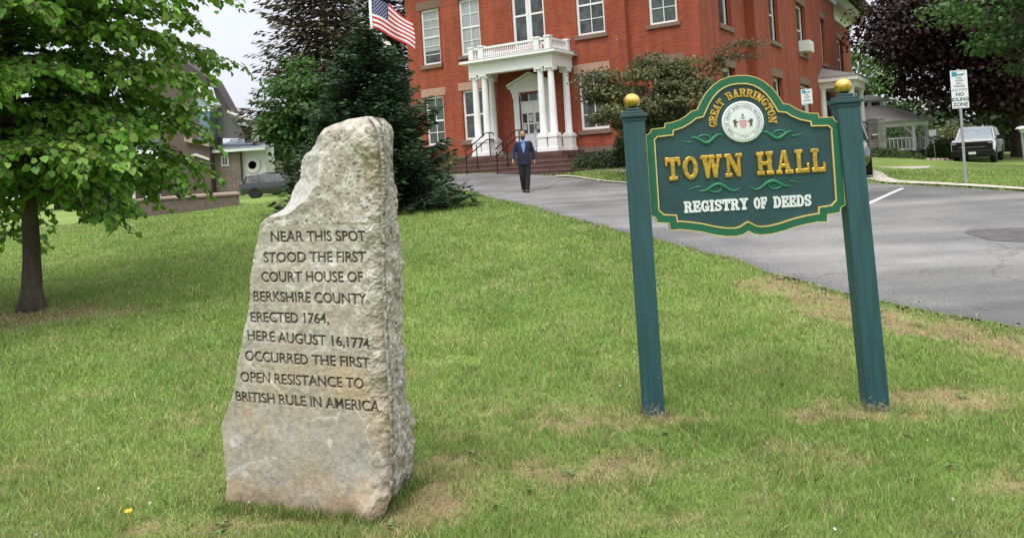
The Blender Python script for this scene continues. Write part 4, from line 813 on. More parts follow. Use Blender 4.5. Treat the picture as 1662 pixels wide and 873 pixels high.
# near linden on the left, built branch by branch
tp = hit(37, 256); linden = thing('linden_tree', 'broad leaved tree with bright green leaves and bare trunk on the left lawn', 'tree', tp)
def build_linden():
    mb = MB(); H_ = 5.6
    tr = [np.array([.06*math.sin(z*1.3), .05*math.cos(z*1.1)-.05, z]) for z in np.linspace(-.15, H_, 16)]
    rad = [max(.02, .105*(1-z/H_*.85)) for z in np.linspace(0, H_, 16)]; rad[0] = .21; rad[1] = .112
    mb.tube(tr, rad, 14); C_, A_, N_, S_, K_ = [], [], [], [], []
    nbr = 125
    for i in range(nbr):
        f = i/(nbr-1); z = 1.52+f*(H_-1.72); az = i*2.39996+random.uniform(-.3, .3)
        ln = (2.50 if f > .12 else 1.9)*(1-.12*max(0, f-.45)/.55)*random.uniform(.82, 1.15)
        if math.cos(az+.3) > 0: ln *= 1-.30*math.cos(az+.3)*max(0, min(1, (.62-f)/.25))
        el = R(6+34*f)+random.uniform(-.1, .12); p = np.array([.06*math.sin(z*1.3), .05*math.cos(z*1.1)-.05, z]); pts = [p]; d = np.array([math.cos(az)*math.cos(el), math.sin(az)*math.cos(el), math.sin(el)])
        ns = 9
        for k in range(ns):
            d = d+np.array([0, 0, -.055-.02*k/ns])+rng.normal(size=3)*.05; d /= np.linalg.norm(d); p = p+d*ln/ns; pts.append(p)
        mb.tube(pts, [.034*(1-f*.4)*(1-k/(ns+1))+.004 for k in range(ns+1)], 6)
        tone = rng.uniform(.8, 1.2)
        for k in range(2, ns+1):
            for sgn in (-1, 1, -1, 1):
                d0 = pts[k]-pts[k-1]; d0 /= np.linalg.norm(d0); sd_ = np.cross(d0, [0, 0, 1.]); sd_ /= np.linalg.norm(sd_)+1e-9
                td = d0*random.uniform(.3, 1.0)+sd_*sgn*random.uniform(.45, 1.1)+np.array([0, 0, random.uniform(-.15, .25)]); td /= np.linalg.norm(td); tl = random.uniform(.28, .62)
                q = pts[k]+(pts[k-1]-pts[k])*random.random(); tw = [q]
                nl = int(tl/.031)
                for j in range(nl):
                    td = td+np.array([0, 0, -.045]); td /= np.linalg.norm(td); q = q+td*tl/nl; tw.append(q)
                    ls = (-1)**j; ax = td*.55+np.cross(td, [0, 0, 1.])*ls*.8+np.array([0, 0, random.uniform(-.75, -.05)])
                    C_.append(q+rng.normal(size=3)*.025); A_.append(ax); N_.append(np.array([0, 0, 1.])+rng.normal(size=3)*.38); S_.append(random.uniform(.055, .110)); K_.append(tone)
                mb.tube(tw[::3]+[tw[-1]], .005, 4, False)
    for tgt in ((152, 190, 9.1), (120, 182, 8.6), (4, 176, 8.5)):
        q1 = at(*tgt)-tp; q0 = np.array([0, 0, 1.45]); pts = resample(np.array([q0, q0*.45+q1*.55+[0, 0, .10], q1]), 14); mb.tube(list(pts), np.linspace(.022, .004, 14), 6)
        for k in range(5, 14):
            for s2_ in range(5):
                q = pts[k]+rng.normal(size=3)*np.array([.10, .12, .035]); C_.append(q); A_.append(rng.normal(size=3)*.6+[.5*np.sign(q1[0]), 0, -.45]); N_.append(np.array([0, 0, 1.])+rng.normal(size=3)*.35); S_.append(random.uniform(.07, .12)); K_.append(.9)
    mb.build('trunk', bark, linden, smooth=True)
    C_, A_, N_, S_ = map(np.array, (C_, A_, N_, S_)); K_ = np.array(K_)[:, None]
    col = vary([.125, .275, .034], len(C_), .22, .10)*K_; yl = rng.random(len(C_)) < .42; col[yl] = vary([.235, .40, .065], yl.sum(), .2, .08)  # paler yellow-green share: highlights on leaf tops, put into the leaf colour
    o = leaves('crown', C_, A_, N_, S_, col, leafm, linden, 'leaf', .46)
    # one low branch reaching right
    return len(C_)
NL = build_linden()

def crown_tree(name, label, px, py, depth, zc0, zc1, rx, ry, col, nclump, nleaf, lsize, seed, cat='tree', trunk_r=.25, barkm=bark, flat=.55, gaps=.75, group=None, loc=None, lean=0, yvar=.2, base=None, asp=.42):
    """a broadleaf tree: trunk, limbs to every clump, leaf faces in uneven clumps"""
    global rng; rng = np.random.default_rng(seed); random.seed(seed)
    g = onground(px, py, depth) if loc is None else loc; root = thing(name, label, cat, g, 0, group)
    mb = MB(); zt = zc1*.75; trk = [np.array([lean*z/zt+.05*math.sin(z), .05*math.cos(z*.8), z]) for z in np.linspace(-.3, zt, 9)]; mb.tube(trk, [trunk_r*(1.3 if i == 0 else 1-.75*i/8) for i in range(9)], 10)
    C_, A_, N_, S_, K_ = [], [], [], [], []
    for i in range(nclump):
        d = rdir(1)[0]; rr = random.uniform(.35, 1)**.5*random.uniform(.8, 1.08)
        cz = (zc0+zc1)/2; hz = (zc1-zc0)/2; c = np.array([d[0]*rx*rr+lean, d[1]*ry*rr, cz+d[2]*hz*rr]); 
        if d[2] < 0: c[2] = max(c[2], zc0+random.uniform(0, .15)*hz)
        s0 = trk[min(8, max(2, int((c[2]/zt)*5)))]; mid = (s0+c)/2+np.array([0, 0, -.08*np.linalg.norm(c-s0)]); mb.tube([s0, mid, c], [trunk_r*.28, trunk_r*.16, trunk_r*.05], 5, False)
        cr = random.uniform(.16, .30)*(rx+hz)*.5*1.15; k = int(nleaf/nclump*random.uniform(.6, 1.4)); p = rdir(k)*(rng.random((k, 1))**.45); p = p*np.array([cr*1.25, cr*1.25, cr*flat])
        C_.append(c+p); N_.append(np.array([0, 0, .8])+p/cr*.9+rng.normal(size=(k, 3))*.45); A_.append(p/cr*.6+rng.normal(size=(k, 3))*.6+np.array([0, 0, -.35])); S_.append(rng.uniform(.65, 1.3, k)*lsize); K_.append(np.full(k, random.uniform(.72, 1.3)))
    mb.build('trunk', barkm, root, smooth=True)
    C_, A_, N_, S_, K_ = (np.concatenate(q) for q in (C_, A_, N_, S_, K_)); colr = vary(col, len(C_), yvar, .10)*K_[:, None]
    leaves('crown', C_, A_, N_, S_, colr, leafm, root, 'leaf' if lsize > .16 else 'card', asp)
    return root
def conifer(name, label, px, py, depth, H_, rb, col, nwh, seed, z0=.2, spr=.22, trunk_r=.18, droop=.0, dens=1., gappy=0, group=None, barkm=bark, tipcol=None, top=1.0):
    global rng; rng = np.random.default_rng(seed); random.seed(seed)
    g = onground(px, py, depth); root = thing(name, label, 'tree', g, 0, group)
    mb = MB(); mb.tube([(0, 0, -.3), (0, 0, H_*.5), (0, 0, H_)], [trunk_r, trunk_r*.6, .015], 8)
    C_, A_, N_, S_, K_ = [], [], [], [], []
    for i in range(nwh):
        f = (i+random.random()*.6)/nwh; z = z0+f*(H_-z0); Rr = rb*(1-f)**.80*random.uniform(.80, 1.14)+.08; nb = max(5, int(9*(1-f)+5))
        if gappy and random.random() < gappy: continue
        a0 = random.random()*6.28
        for b_ in range(nb):
            az = a0+6.283*b_/nb+random.uniform(-.25, .25); L_ = Rr*random.uniform(.72, 1.12); n_ = max(3, int(L_/(spr*.42)*dens)); el = R(-6+32*f)-droop
            d = np.array([math.cos(az), math.sin(az), 0]); pe = np.array([-d[1], d[0], 0]); tip = np.array([0, 0, z])+d*L_+np.array([0, 0, L_*math.tan(el)+.10*L_])
            mb.tube([(0, 0, z), np.array([0, 0, z])+d*L_*.55+np.array([0, 0, L_*.55*math.tan(el)-.05*L_]), tip], [.03*trunk_r/.18, .02, .006], 4, False); tone = random.uniform(.7, 1.25)
            for k in range(n_):
                t = (k+.5)/n_; base_ = np.array([0, 0, z])+d*L_*t+np.array([0, 0, L_*t*math.tan(el)-.16*L_*t*(1-t)*2+.10*L_*t*t])
                if t < .25 and random.random() < .6: continue
                wdt = .42*L_*(1-t)**.8+spr*.5; m_ = 3 if dens < 1.2 else 5
                for q in range(m_):
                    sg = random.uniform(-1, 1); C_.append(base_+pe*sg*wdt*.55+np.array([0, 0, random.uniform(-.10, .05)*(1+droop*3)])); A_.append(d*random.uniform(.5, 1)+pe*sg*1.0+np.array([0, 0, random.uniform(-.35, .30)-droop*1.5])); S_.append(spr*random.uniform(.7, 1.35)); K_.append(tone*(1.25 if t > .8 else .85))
    mb.build('trunk', barkm, root, smooth=True)
    C_, A_, S_, K_ = np.array(C_), np.array(A_), np.array(S_), np.array(K_)
    N_ = np.array([0, 0, 1.])+rng.normal(size=C_.shape)*.55; colr = vary(col, len(C_), .22, .09)*K_[:, None]
    if tipcol is not None: k = rng.random(len(C_)) < .22; colr[k] = vary(tipcol, k.sum(), .2, .08)
    leaves('crown', C_, A_, N_, S_, colr, needlem, root, 'card', .16)
    return root
conifer('spruce_tree', 'dense dark green conical spruce on the lawn behind the stone monument', 440, 176, 18.2, 4.35, 2.2, [.028, .060, .026], 44, 11, z0=.12, spr=.17, dens=1.5, tipcol=[.060, .112, .050])
conifer('hemlock_tree', 'tall thin brownish conifer with drooping bare looking branches against the sky', 392, 150, 60, 27, 7.0, [.062, .052, .030], 56, 12, z0=5.5, spr=.55, trunk_r=.42, droop=.16, dens=.9, gappy=.08, barkm=barkg, tipcol=[.095, .070, .040])
conifer('spruce_tree', 'tall dark conifer between the flagpole and the brick hall', 462, 150, 37, 13, 3.4, [.030, .048, .020], 36, 13, z0=.8, spr=.34, trunk_r=.25, droop=.10, dens=1.0)
crown_tree('maple_tree', 'light green leafy tree beside the tall brownish conifer', 386, 160, 54, 1.2, 9.4, 4.3, 3.6, [.052, .120, .020], 70, 10500, .28, 21)
crown_tree('maple_tree', 'mid green rounded tree behind the parked grey car', 316, 160, 72, 1.2, 7.5, 3.0, 3, [.048, .115, .022], 40, 5200, .30, 22)
crown_tree('maple_tree', 'shaded leafy tree filling the gap behind the spruce', 408, 165, 58, .8, 9.0, 5.5, 3, [.030, .075, .016], 50, 7000, .26, 23)
# ornamental tree in front of the hall
crown_tree('crabapple_tree', 'low wide ornamental tree with brownish green leaves in front of the hall windows', 772, 142, 23.0, 1.35, 3.55, 2.05, 1.5, [.105, .118, .042], 70, 19000, .095, 24, trunk_r=.13, flat=.42, lean=-.15)
def branch_out(root, pts, col, n, spread, size, seed):
    global rng; rng = np.random.default_rng(seed)
    P_ = resample(np.array(pts, float), 40); mb = MB(); mb.tube(list(P_[::4]), np.linspace(.05, .012, 10), 5); mb.build('branch', bark, root)
    i = rng.integers(6, 40, n); c = P_[i]+rng.normal(size=(n, 3))*np.array(spread); leaves('crown', c, rng.normal(size=(n, 3)), np.array([0, 0, 1.])+rng.normal(size=(n, 3))*.5, size*rng.uniform(.6, 1.3, n), vary(col, n, .25, .1), leafm, root, 'card', .42)
cr = bpy.data.objects['crabapple_tree']; cb_ = np.array(cr.location)
branch_out(cr, [np.array([.1, 0, 1.6]), at(835, 60, 22.9)-cb_, at(855, 36, 22.8)-cb_, at(893, 36, 22.7)-cb_], [.115, .105, .05], 1100, (.16, .16, .07), .08, 5)
branch_out(cr, [np.array([.1, 0, 1.9]), at(812, 62, 22.9)-cb_, at(840, 47, 22.8)-cb_, at(888, 46, 22.7)-cb_], [.115, .105, .05], 800, (.14, .14, .06), .08, 6)
branch_out(cr, [np.array([-.1, 0, 1.9]), at(720, 70, 23)-cb_, at(700, 62, 23)-cb_, at(678, 68, 23)-cb_], [.105, .11, .04], 1300, (.2, .2, .12), .08, 7)
# right-hand trees
crown_tree('beech_tree', 'huge dark purple leaved tree shading the gazebo and the white pickup', 1196, 132, 46, 2.5, 14.5, 8.6, 6.0, [.026, .0088, .0085], 200, 76000, .215, 31, trunk_r=.42, barkm=bark, flat=.6)
crown_tree('maple_tree', 'bright green leafy tree overhanging at the right edge, nearer than the purple tree', 1260, 150, 27, 3.5, 9.0, 4.1, 3.0, [.050, .115, .026], 70, 13000, .17, 32, trunk_r=.22)
crown_tree('maple_tree', 'green tree between the hall side porch and the gazebo roof', 1022, 130, 82, .8, 13.0, 6.5, 4, [.075, .150, .028], 50, 5500, .42, 33)
crown_tree('maple_tree', 'distant green tree beyond the purple tree trunk', 1150, 130, 78, .3, 6.5, 8, 3, [.034, .066, .020], 50, 5500, .42, 34)
crown_tree('maple_tree', 'distant green tree at the far right behind the lawn', 1235, 130, 70, .3, 7.5, 6, 3, [.030, .062, .018], 40, 4500, .42, 35)
# far greenery on the left behind the house
crown_tree('maple_tree', 'green tree far off beyond the white garage', 345, 150, 80, .5, 8.0, 4.5, 3, [.040, .095, .022], 40, 4500, .4, 36)
crown_tree('maple_tree', 'dark green tree at the far left behind the linden', 30, 165, 60, .5, 9.0, 7, 3, [.030, .070, .016], 50, 5500, .4, 37)

def shrub(label, px, py, depth, rx, h, col, n, lsize, seed, name='shrub', cat='shrub', flowers=None):
    global rng; rng = np.random.default_rng(seed); random.seed(seed)
    root = thing(name, label, cat, onground(px, py, depth)); mb = MB()
    for k in range(9):
        a = random.random()*6.28; mb.tube([(0, 0, -.05), (math.cos(a)*rx*.3, math.sin(a)*rx*.3, h*.5), (math.cos(a)*rx*.7, math.sin(a)*rx*.7, h*.8)], [.02, .014, .006], 5, False)
    mb.build('stem', bark, root); d = rdir(n); d[:, 2] = np.abs(d[:, 2]); lump = .72+.5*fbm(d*2.4+seed, 3); p = d*(rng.random((n, 1))**.35)*lump[:, None]*np.array([rx, rx*.8, h])
    colr = vary(col, n, .25, .1); 
    leaves('foliage', p, d+rng.normal(size=(n, 3))*.6, d+np.array([0, 0, .5])+rng.normal(size=(n, 3))*.4, lsize*rng.uniform(.6, 1.3, n), colr, leafm, root, 'card', .42)
    if flowers:
        k = max(8, n//25); i = rng.integers(0, n, k); leaves('blossom', p[i]*1.06, rdir(k), d[i], np.full(k, lsize*.9), vary(flowers, k, .1, .05), leafm, root, 'card', .5)
    return root
shrub('upright green bush by the foundation just left of the town sign post', 733, 138, 25.3, .42, 1.25, [.045, .085, .022], 2600, .07, 41)
shrub('low grey green plants beside the foot of the hall steps', 686, 139, 25.6, .55, .55, [.075, .115, .045], 1500, .07, 42)
shrub('low green plants under the right hall window', 710, 139.5, 25.3, .6, .6, [.060, .095, .040], 1600, .07, 43)
shrub('yellow green plants at the left end of the hall steps', 528, 141, 29.5, .8, .8, [.14, .15, .04], 1500, .08, 44, flowers=(.5, .45, .16))
shrub('low dark bush on the lawn in front of the left house', 128, 172, 27, 1.0, .75, [.016, .038, .014], 2600, .09, 45)
shrub('round clipped green bush right of the gazebo steps', 1107, 133, 46, 1.15, 1.15, [.045, .095, .022], 2600, .12, 46)
shrub('green plants in the bed in front of the gazebo rail', 1050, 136.5, 42, 1.5, .48, [.070, .105, .035], 2200, .12, 47, flowers=(.35, .16, .22))
shrub('green plants at the foot of the stone pillar', 1031, 137, 36, 1.3, .42, [.065, .11, .035], 1800, .10, 48)
shrub('flowering bush beside the small garden sign', 1092, 131, 54, .8, 1.5, [.09, .12, .05], 1500, .12, 49, flowers=(.55, .45, .38))
shrub('pale blossoming bush far behind under the purple tree', 1118, 130, 62, 2.6, 2.6, [.12, .14, .055], 2200, .2, 50, flowers=(.62, .56, .34))
shrub('dark green hedge bush left of the stone pillar', 1013, 134, 40, 1.4, 1.9, [.030, .075, .018], 2000, .13, 51)
shrub('large green bush behind the gazebo posts', 1062, 128, 66, 4.2, 3.0, [.050, .095, .028], 3600, .25, 52)
shrub('bushes beyond the white pickup on the right', 1178, 128, 75, 4.5, 2.6, [.060, .095, .035], 3600, .26, 53)

# ------------------------------------------------------------------ the house on the left
HD = 62.; hp = onground(215, 166, HD); HYAW = R(-6)
house = thing('house', 'brown and blue gabled house with field stone walls behind the left tree', 'house', (hp[0], hp[1], 0), 0)
K = HD/FPX; 
def hx(px, py): q = at(px, py, HD); return q[0]-hp[0], q[2]
def hp_poly(pts, y0, y1, mb=None):
    mb = mb or MB(); mb.prism([hx(*p) for p in pts], 1, y0, y1); return mb
w_ = MB(); x0, _ = hx(60, 130); x1, _ = hx(246, 130); zb = -.3
w_.box(x0, x1, 0, 3, zb, hx(150, 95)[1]); w_.build('wall', brownclap, house)
xg0, _ = hx(246.6, 140); xg1, _ = hx(277, 140); _, zt_ = hx(262, 121)
sw = MB(); sw.box(xg0+.01, xg1, 1.0, 4, zb, zt_); sw.build('stone_wall', fieldstone, house)
xa, _ = hx(276, 140); xb, _ = hx(304.5, 140); ww = MB(); ww.box(xa+.01, xb, 1.6, 4, zb, zt_-.1); wg = ww.build('garage_wall', white, house)
for xq in (xa-.08, xb-.14): ww = MB(); ww.box(xq, xq+.20, 1.5, 1.6, zb, zt_-.1); ww.build('corner_board', white, house)
rc_, rz_ = hx(288.3, 136); rw = MB(); rw.lathe([(.66, 1.50), (.66, 1.60), (.34, 1.601), (.34, 1.50)], 24, (rc_, 0, rz_), 1); wnd = rw.build('round_window', white, house); rw = MB(); rw.lathe([(.35, 1.53), (.35, 1.55)], 24, (rc_, 0, rz_), 1); rw.build('pane', glassd, wnd)
l_, t_ = hx(254, 128.8); r_, b_ = hx(263, 136.6); window(house, lambda a, z, d: (a, .98+d, z), l_, r_, b_, t_, glassd, 2, 1, fr=.07, dep=-.06, mid=False)
# lean-to roof over the garage and stone wall
lr = MB(); P0 = hx(246, 119); P1 = hx(308, 125.5); P2 = hx(300, 121); P3 = hx(279, 117); lr.add([(xg0-.1, .6, zt_-.02), (P1[0], .6, zt_-.22), (P1[0]-.4, 6, zt_+.35), (P3[0]-.6, 6, zt_+.85), (xg0-.1, 6, zt_+.85), (xg0-.1, .6, zt_-.16), (P1[0], .6, zt_-.36)], [(0, 1, 2, 3, 4), (0, 5, 6, 1)]); lr.build('roof', mat('blue_grey_roof', (.20, .25, .28), .8), house)
fa = MB(); fa.box(xg0, P1[0]+.03, .52, .60, zt_-.42, zt_-.20); fa.build('fascia', white, house)
# grey shingled upper wall and gambrel roof slope
gr = hp_poly([(246.5, 113), (246.5, 84), (240, 68), (242, 64.5), (264, 91), (281, 113)], 1.5, 2.8); gr.build('shingled_wall', slate, house)
ro = hp_poly([(239, 63), (243, 63.5), (266, 92.5), (263, 93)], 1.2, 3.0); ro.build('roof', roofdark, house)
dm = hp_poly([(264, 91.5), (290, 98.5), (290, 101.5), (264, 95)], .9, 2.6); dm.build('roof', mat('dormer_roof', (.22, .25, .27), .8), house)
fa = hp_poly([(262, 90.3), (291, 98), (291, 100), (262, 92.3)], .8, .9); fa.build('fascia', white, house)
dw = hp_poly([(274.5, 101.8), (288, 103.5), (288, 117), (277, 117)], 2.0, 2.6); dw.build('dormer_window', dark, house); pw = hp_poly([(287.5, 101), (292, 102), (292, 117), (287.5, 117)], 1.5, 2.6); pw.build('corner_board', white, house)
tr2 = hp_poly([(271, 100.3), (288, 103), (288, 104.4), (271, 101.8)], 1.42, 1.5); tr2.build('fascia', white, house)
# blue corner pilaster, white cap and gable return
pi = hp_poly([(233, 117), (233, 91.8), (246.5, 91.8), (246.5, 117)], -.12, 1.4); pi.build('pilaster', bluetrim, house); pc = hp_poly([(232, 91.9), (232, 88), (247.3, 88), (247.3, 91.9)], -.22, 1.4); pc.build('pilaster_cap', white, house)
gb_ = hp_poly([(229, 71), (232, 69.5), (253, 85.8), (252, 88), (247, 86.6)], -.5, 1.3); gb_.build('gable_trim', white, house); gt = hp_poly([(231, 77), (246, 87.9), (231, 87.9)], -.1, 1.2); gt.build('gable_panel', mat('pale_blue_panel', (.30, .37, .42), .7), house)
up = hp_poly([(150, 95), (150, 72), (200, 44), (233, 72), (233, 95)], .02, 2.2); up.build('upper_wall', brownclap, house)
rr_ = hp_poly([(140, 76), (200, 41), (244, 64), (244, 67), (236, 70), (200, 47), (146, 79)], -.4, 2.4); rr_.build('roof', roofdark, house)
lw = hp_poly([(218, 116.5), (218, 113), (247, 118), (247, 121)], -.4, 1); lw.build('fascia', mat('tan_trim', (.36, .30, .24), .7), house)
pd = hp_poly([(214, 131), (230, 126.3), (246.3, 130.5), (246.3, 132.3), (230, 128.4), (214, 133)], -.2, .0); pd.build('gable_trim', cream, house)
for (a, b2, c2, d2, fm) in ((168, 180, 88, 101, glassd), (186, 194, 88, 101, glassd)):
    l_, t_ = hx(a, c2); r_, b_ = hx(b2, d2); window(house, lambda aa, z, d: (aa, -.08+d, z), l_, r_, b_, t_, fm, 2, 1, fr=.12, dep=-.02)
pb = hp_poly([(160, 121), (178, 110), (192, 121), (192, 124), (160, 124)], -1.3, 0); pb.build('porch_gable', bluetrim, house); pb = hp_poly([(157, 124.1), (196, 124.1), (196, 127), (157, 127)], -1.4, 0); pb.build('fascia', white, house); pb = hp_poly([(163, 87), (180, 87), (180, 100.5), (163, 100.5)], -.05, .3); pb.build('blue_panel', bluetrim, house)
for p_ in (163, 178, 192): a, z = hx(p_, 127.1); q_ = MB(); q_.lathe([(.12, .3), (.10, z)], 12, (a, -1.2, 0)); q_.build('porch_post', white, house)
# raised brown terrace with a low wall
tq = [at(188, 173, 30), at(281, 170.5, 30)]; te = thing('terrace_wall', 'low brown raised terrace with flat top in front of the left house', 'wall', (tq[1][0], 30, g1(tq[1][0], 30)))
ang = math.atan2(0, 1); tw = MB(); wlen = tq[1][0]-at(150, 172, 30)[0]; zt_t = at(281, 159.3, 30)[2]-te.location[2]
sl = lambda y: tq[1][0]*y/30+(.5*y/5 if False else 0); tw.prism([(-wlen, 0), (0, 0), (-tq[1][0]*-5/30-.15, 5), (-wlen, 5)], 2, -.7, zt_t-.06); tw.build('wall', terr, te, bevel=.02); tt = MB(); tt.prism([(-wlen-.05, -.06), (.05, -.06), (-tq[1][0]*-5/30-.10, 5.05), (-wlen-.05, 5.05)], 2, zt_t-.058, zt_t+.02); tt.build('coping', terrtop, te, bevel=.01)

# ------------------------------------------------------------------ vehicles
def wheel(parent, x, y, r, wd, sgn):
    o = MB(); o.lathe([(r*.62, y-wd/2), (r*.93, y-wd/2), (r, y-wd*.35), (r, y+wd*.35), (r*.93, y+wd/2), (r*.62, y+wd/2)], 28, (x, 0, r), 1); t_ = o.build('wheel', tyre, parent, smooth=40)
    q = MB(); yo = y+sgn*wd*.40; q.lathe([(r*.64, yo-sgn*.06), (r*.64, yo), (r*.56, yo+sgn*.012), (r*.54, yo-sgn*.03), (r*.16, yo-sgn*.01), (r*.12, yo+sgn*.012), (.001, yo+sgn*.014)], 24, (x, 0, r), 1)
    for k in range(5):
        a = k*6.283/5; d = np.array([math.cos(a), 0, math.sin(a)]); e_ = np.array([-d[2], 0, d[0]]); c = np.array([x, yo, r])
        q.add([c+d*r*.12+e_*r*.07, c+d*r*.57+e_*r*.09, c+d*r*.57-e_*r*.09, c+d*r*.12-e_*r*.07], [(0, 1, 2, 3)])
    q.build('rim', rimm, t_)
def car(name, label, pos, yaw, pm, L_, W_, H_, gh_=1.0, wagon=True, cat='car', group=None):
    """front points along +x"""
    r_ = thing(name, label, cat, pos, yaw, group); hw = W_/2; wb = L_*.29; wr = .34
    st = [(-L_/2, .80, .42, .86), (-L_/2+.10, .94, .30, .98), (-L_*.36, 1, .24, 1.0), (0, 1, .22, .99), (L_*.20, 1, .22, .97), (L_*.30, .99, .24, .95), (L_*.44, .93, .28, .82), (L_/2-.06, .82, .32, .70), (L_/2, .70, .40, .60)]
    rings = []
    for x_, k, zl, zb_ in st:
        w0 = hw*k; rings.append([(x_, -w0*.90, zl), (x_, -w0, zl+.14), (x_, -w0*1.0, (zl+zb_)/2+.05), (x_, -w0*.95, zb_-.04), (x_, -w0*.86, zb_), (x_, 0, zb_+.035), (x_, w0*.86, zb_), (x_, w0*.95, zb_-.04), (x_, w0*1.0, (zl+zb_)/2+.05), (x_, w0, zl+.14), (x_, w0*.90, zl)])
    MB().loft(rings).build('body', pm, r_, smooth=35)
    rear = -L_/2+.12 if wagon else -L_*.36
    g = [(rear, .82, .93, .95), (rear+.34, .86, .95, H_-.09), (-L_*.12, .88, .96, H_), (L_*.06, .87, .96, H_-.03), (L_*.28, .80, .94, .98)]
    rings = [[(x_, -hw*.93, z0), (x_, -hw*k*.86, z1-.06), (x_, -hw*k*.70, z1), (x_, 0, z1+.02), (x_, hw*k*.70, z1), (x_, hw*k*.86, z1-.06), (x_, hw*.93, z0)] for x_, k, z0, z1 in g]
    MB().loft(rings).build('window', glassd, r_, smooth=35)
    rf_ = MB(); rings = [[(x_, -hw*k*.87, z1-.07), (x_, -hw*k*.71, z1+.012), (x_, 0, z1+.034), (x_, hw*k*.71, z1+.012), (x_, hw*k*.87, z1-.07), (x_, 0, z1-.09)] for x_, k, z0, z1 in ((rear+.20, .85, 0, H_-.16), (rear+.34, .86, 0, H_-.085), (-L_*.12, .885, 0, H_), (L_*.07, .87, 0, H_-.03), (L_*.10, .865, 0, H_-.08))]
    rf_.loft(rings)
    for sg in (-1, 1):
        for xa_, za_, xb_, zb2 in ((L_*.08, H_-.05, L_*.285, .97), (-L_*.02, H_-.04, -L_*.01, .97), (-L_*.24, H_-.06, -L_*.23, .97), (rear+.34, H_-.12, rear+.08, .95)):
            rf_.tube([(xa_, sg*hw*.76, za_), (xb_, sg*hw*.935, zb2)], .035, 5)
    rf_.build('roof', pm, r_, smooth=35)
    for sg in (-1, 1):
        for x_ in (-wb, wb): wheel(r_, x_, sg*(hw-.11), wr, .22, sg)
        h_ = MB(); h_.box(L_/2-.22, L_/2-.03, sg*hw*.62-.14, sg*hw*.62+.14, .58, .70); h_.build('headlight', lampm, r_, bevel=.03)
        h_ = MB(); h_.box(-L_/2-.01, -L_/2+.12, sg*hw*.74-.10, sg*hw*.74+.10, .72, .92); h_.build('tail_light', redlamp, r_, bevel=.03)
        m_ = MB(); m_.box(L_*.20, L_*.20+.12, sg*(hw+.02), sg*(hw+.20), .98, 1.12); m_.build('mirror', pm, r_, bevel=.03)
    for sg in (-1, 1):
        for x_ in (-wb, wb): tr_ = MB(); tr_.lathe([(wr+.055, sg*(hw-.02)-.012), (wr+.055, sg*(hw-.02)+.012)], 24, (x_, 0, wr), 1); tr_.build('wheel_arch', dark, r_)
    return r_
car('parked_car', 'dark grey estate car parked past the white garage, partly behind the stone', onground(325, 162.5, 50), R(14), paint_char, 4.5, 1.8, 1.56)
car('parked_car', 'dark car behind the grey estate car, only its windscreen showing', onground(346, 160, 57), R(16), paint_blk, 4.5, 1.8, 1.50)
car('parked_car', 'black car half hidden behind the right sign post, only its wheel corner showing', (lambda q: (q[0], q[1], g1(q[0], q[1])))(at(983, 150, 22.8)), R(245), paint_blk, 4.6, 1.86, 1.62)
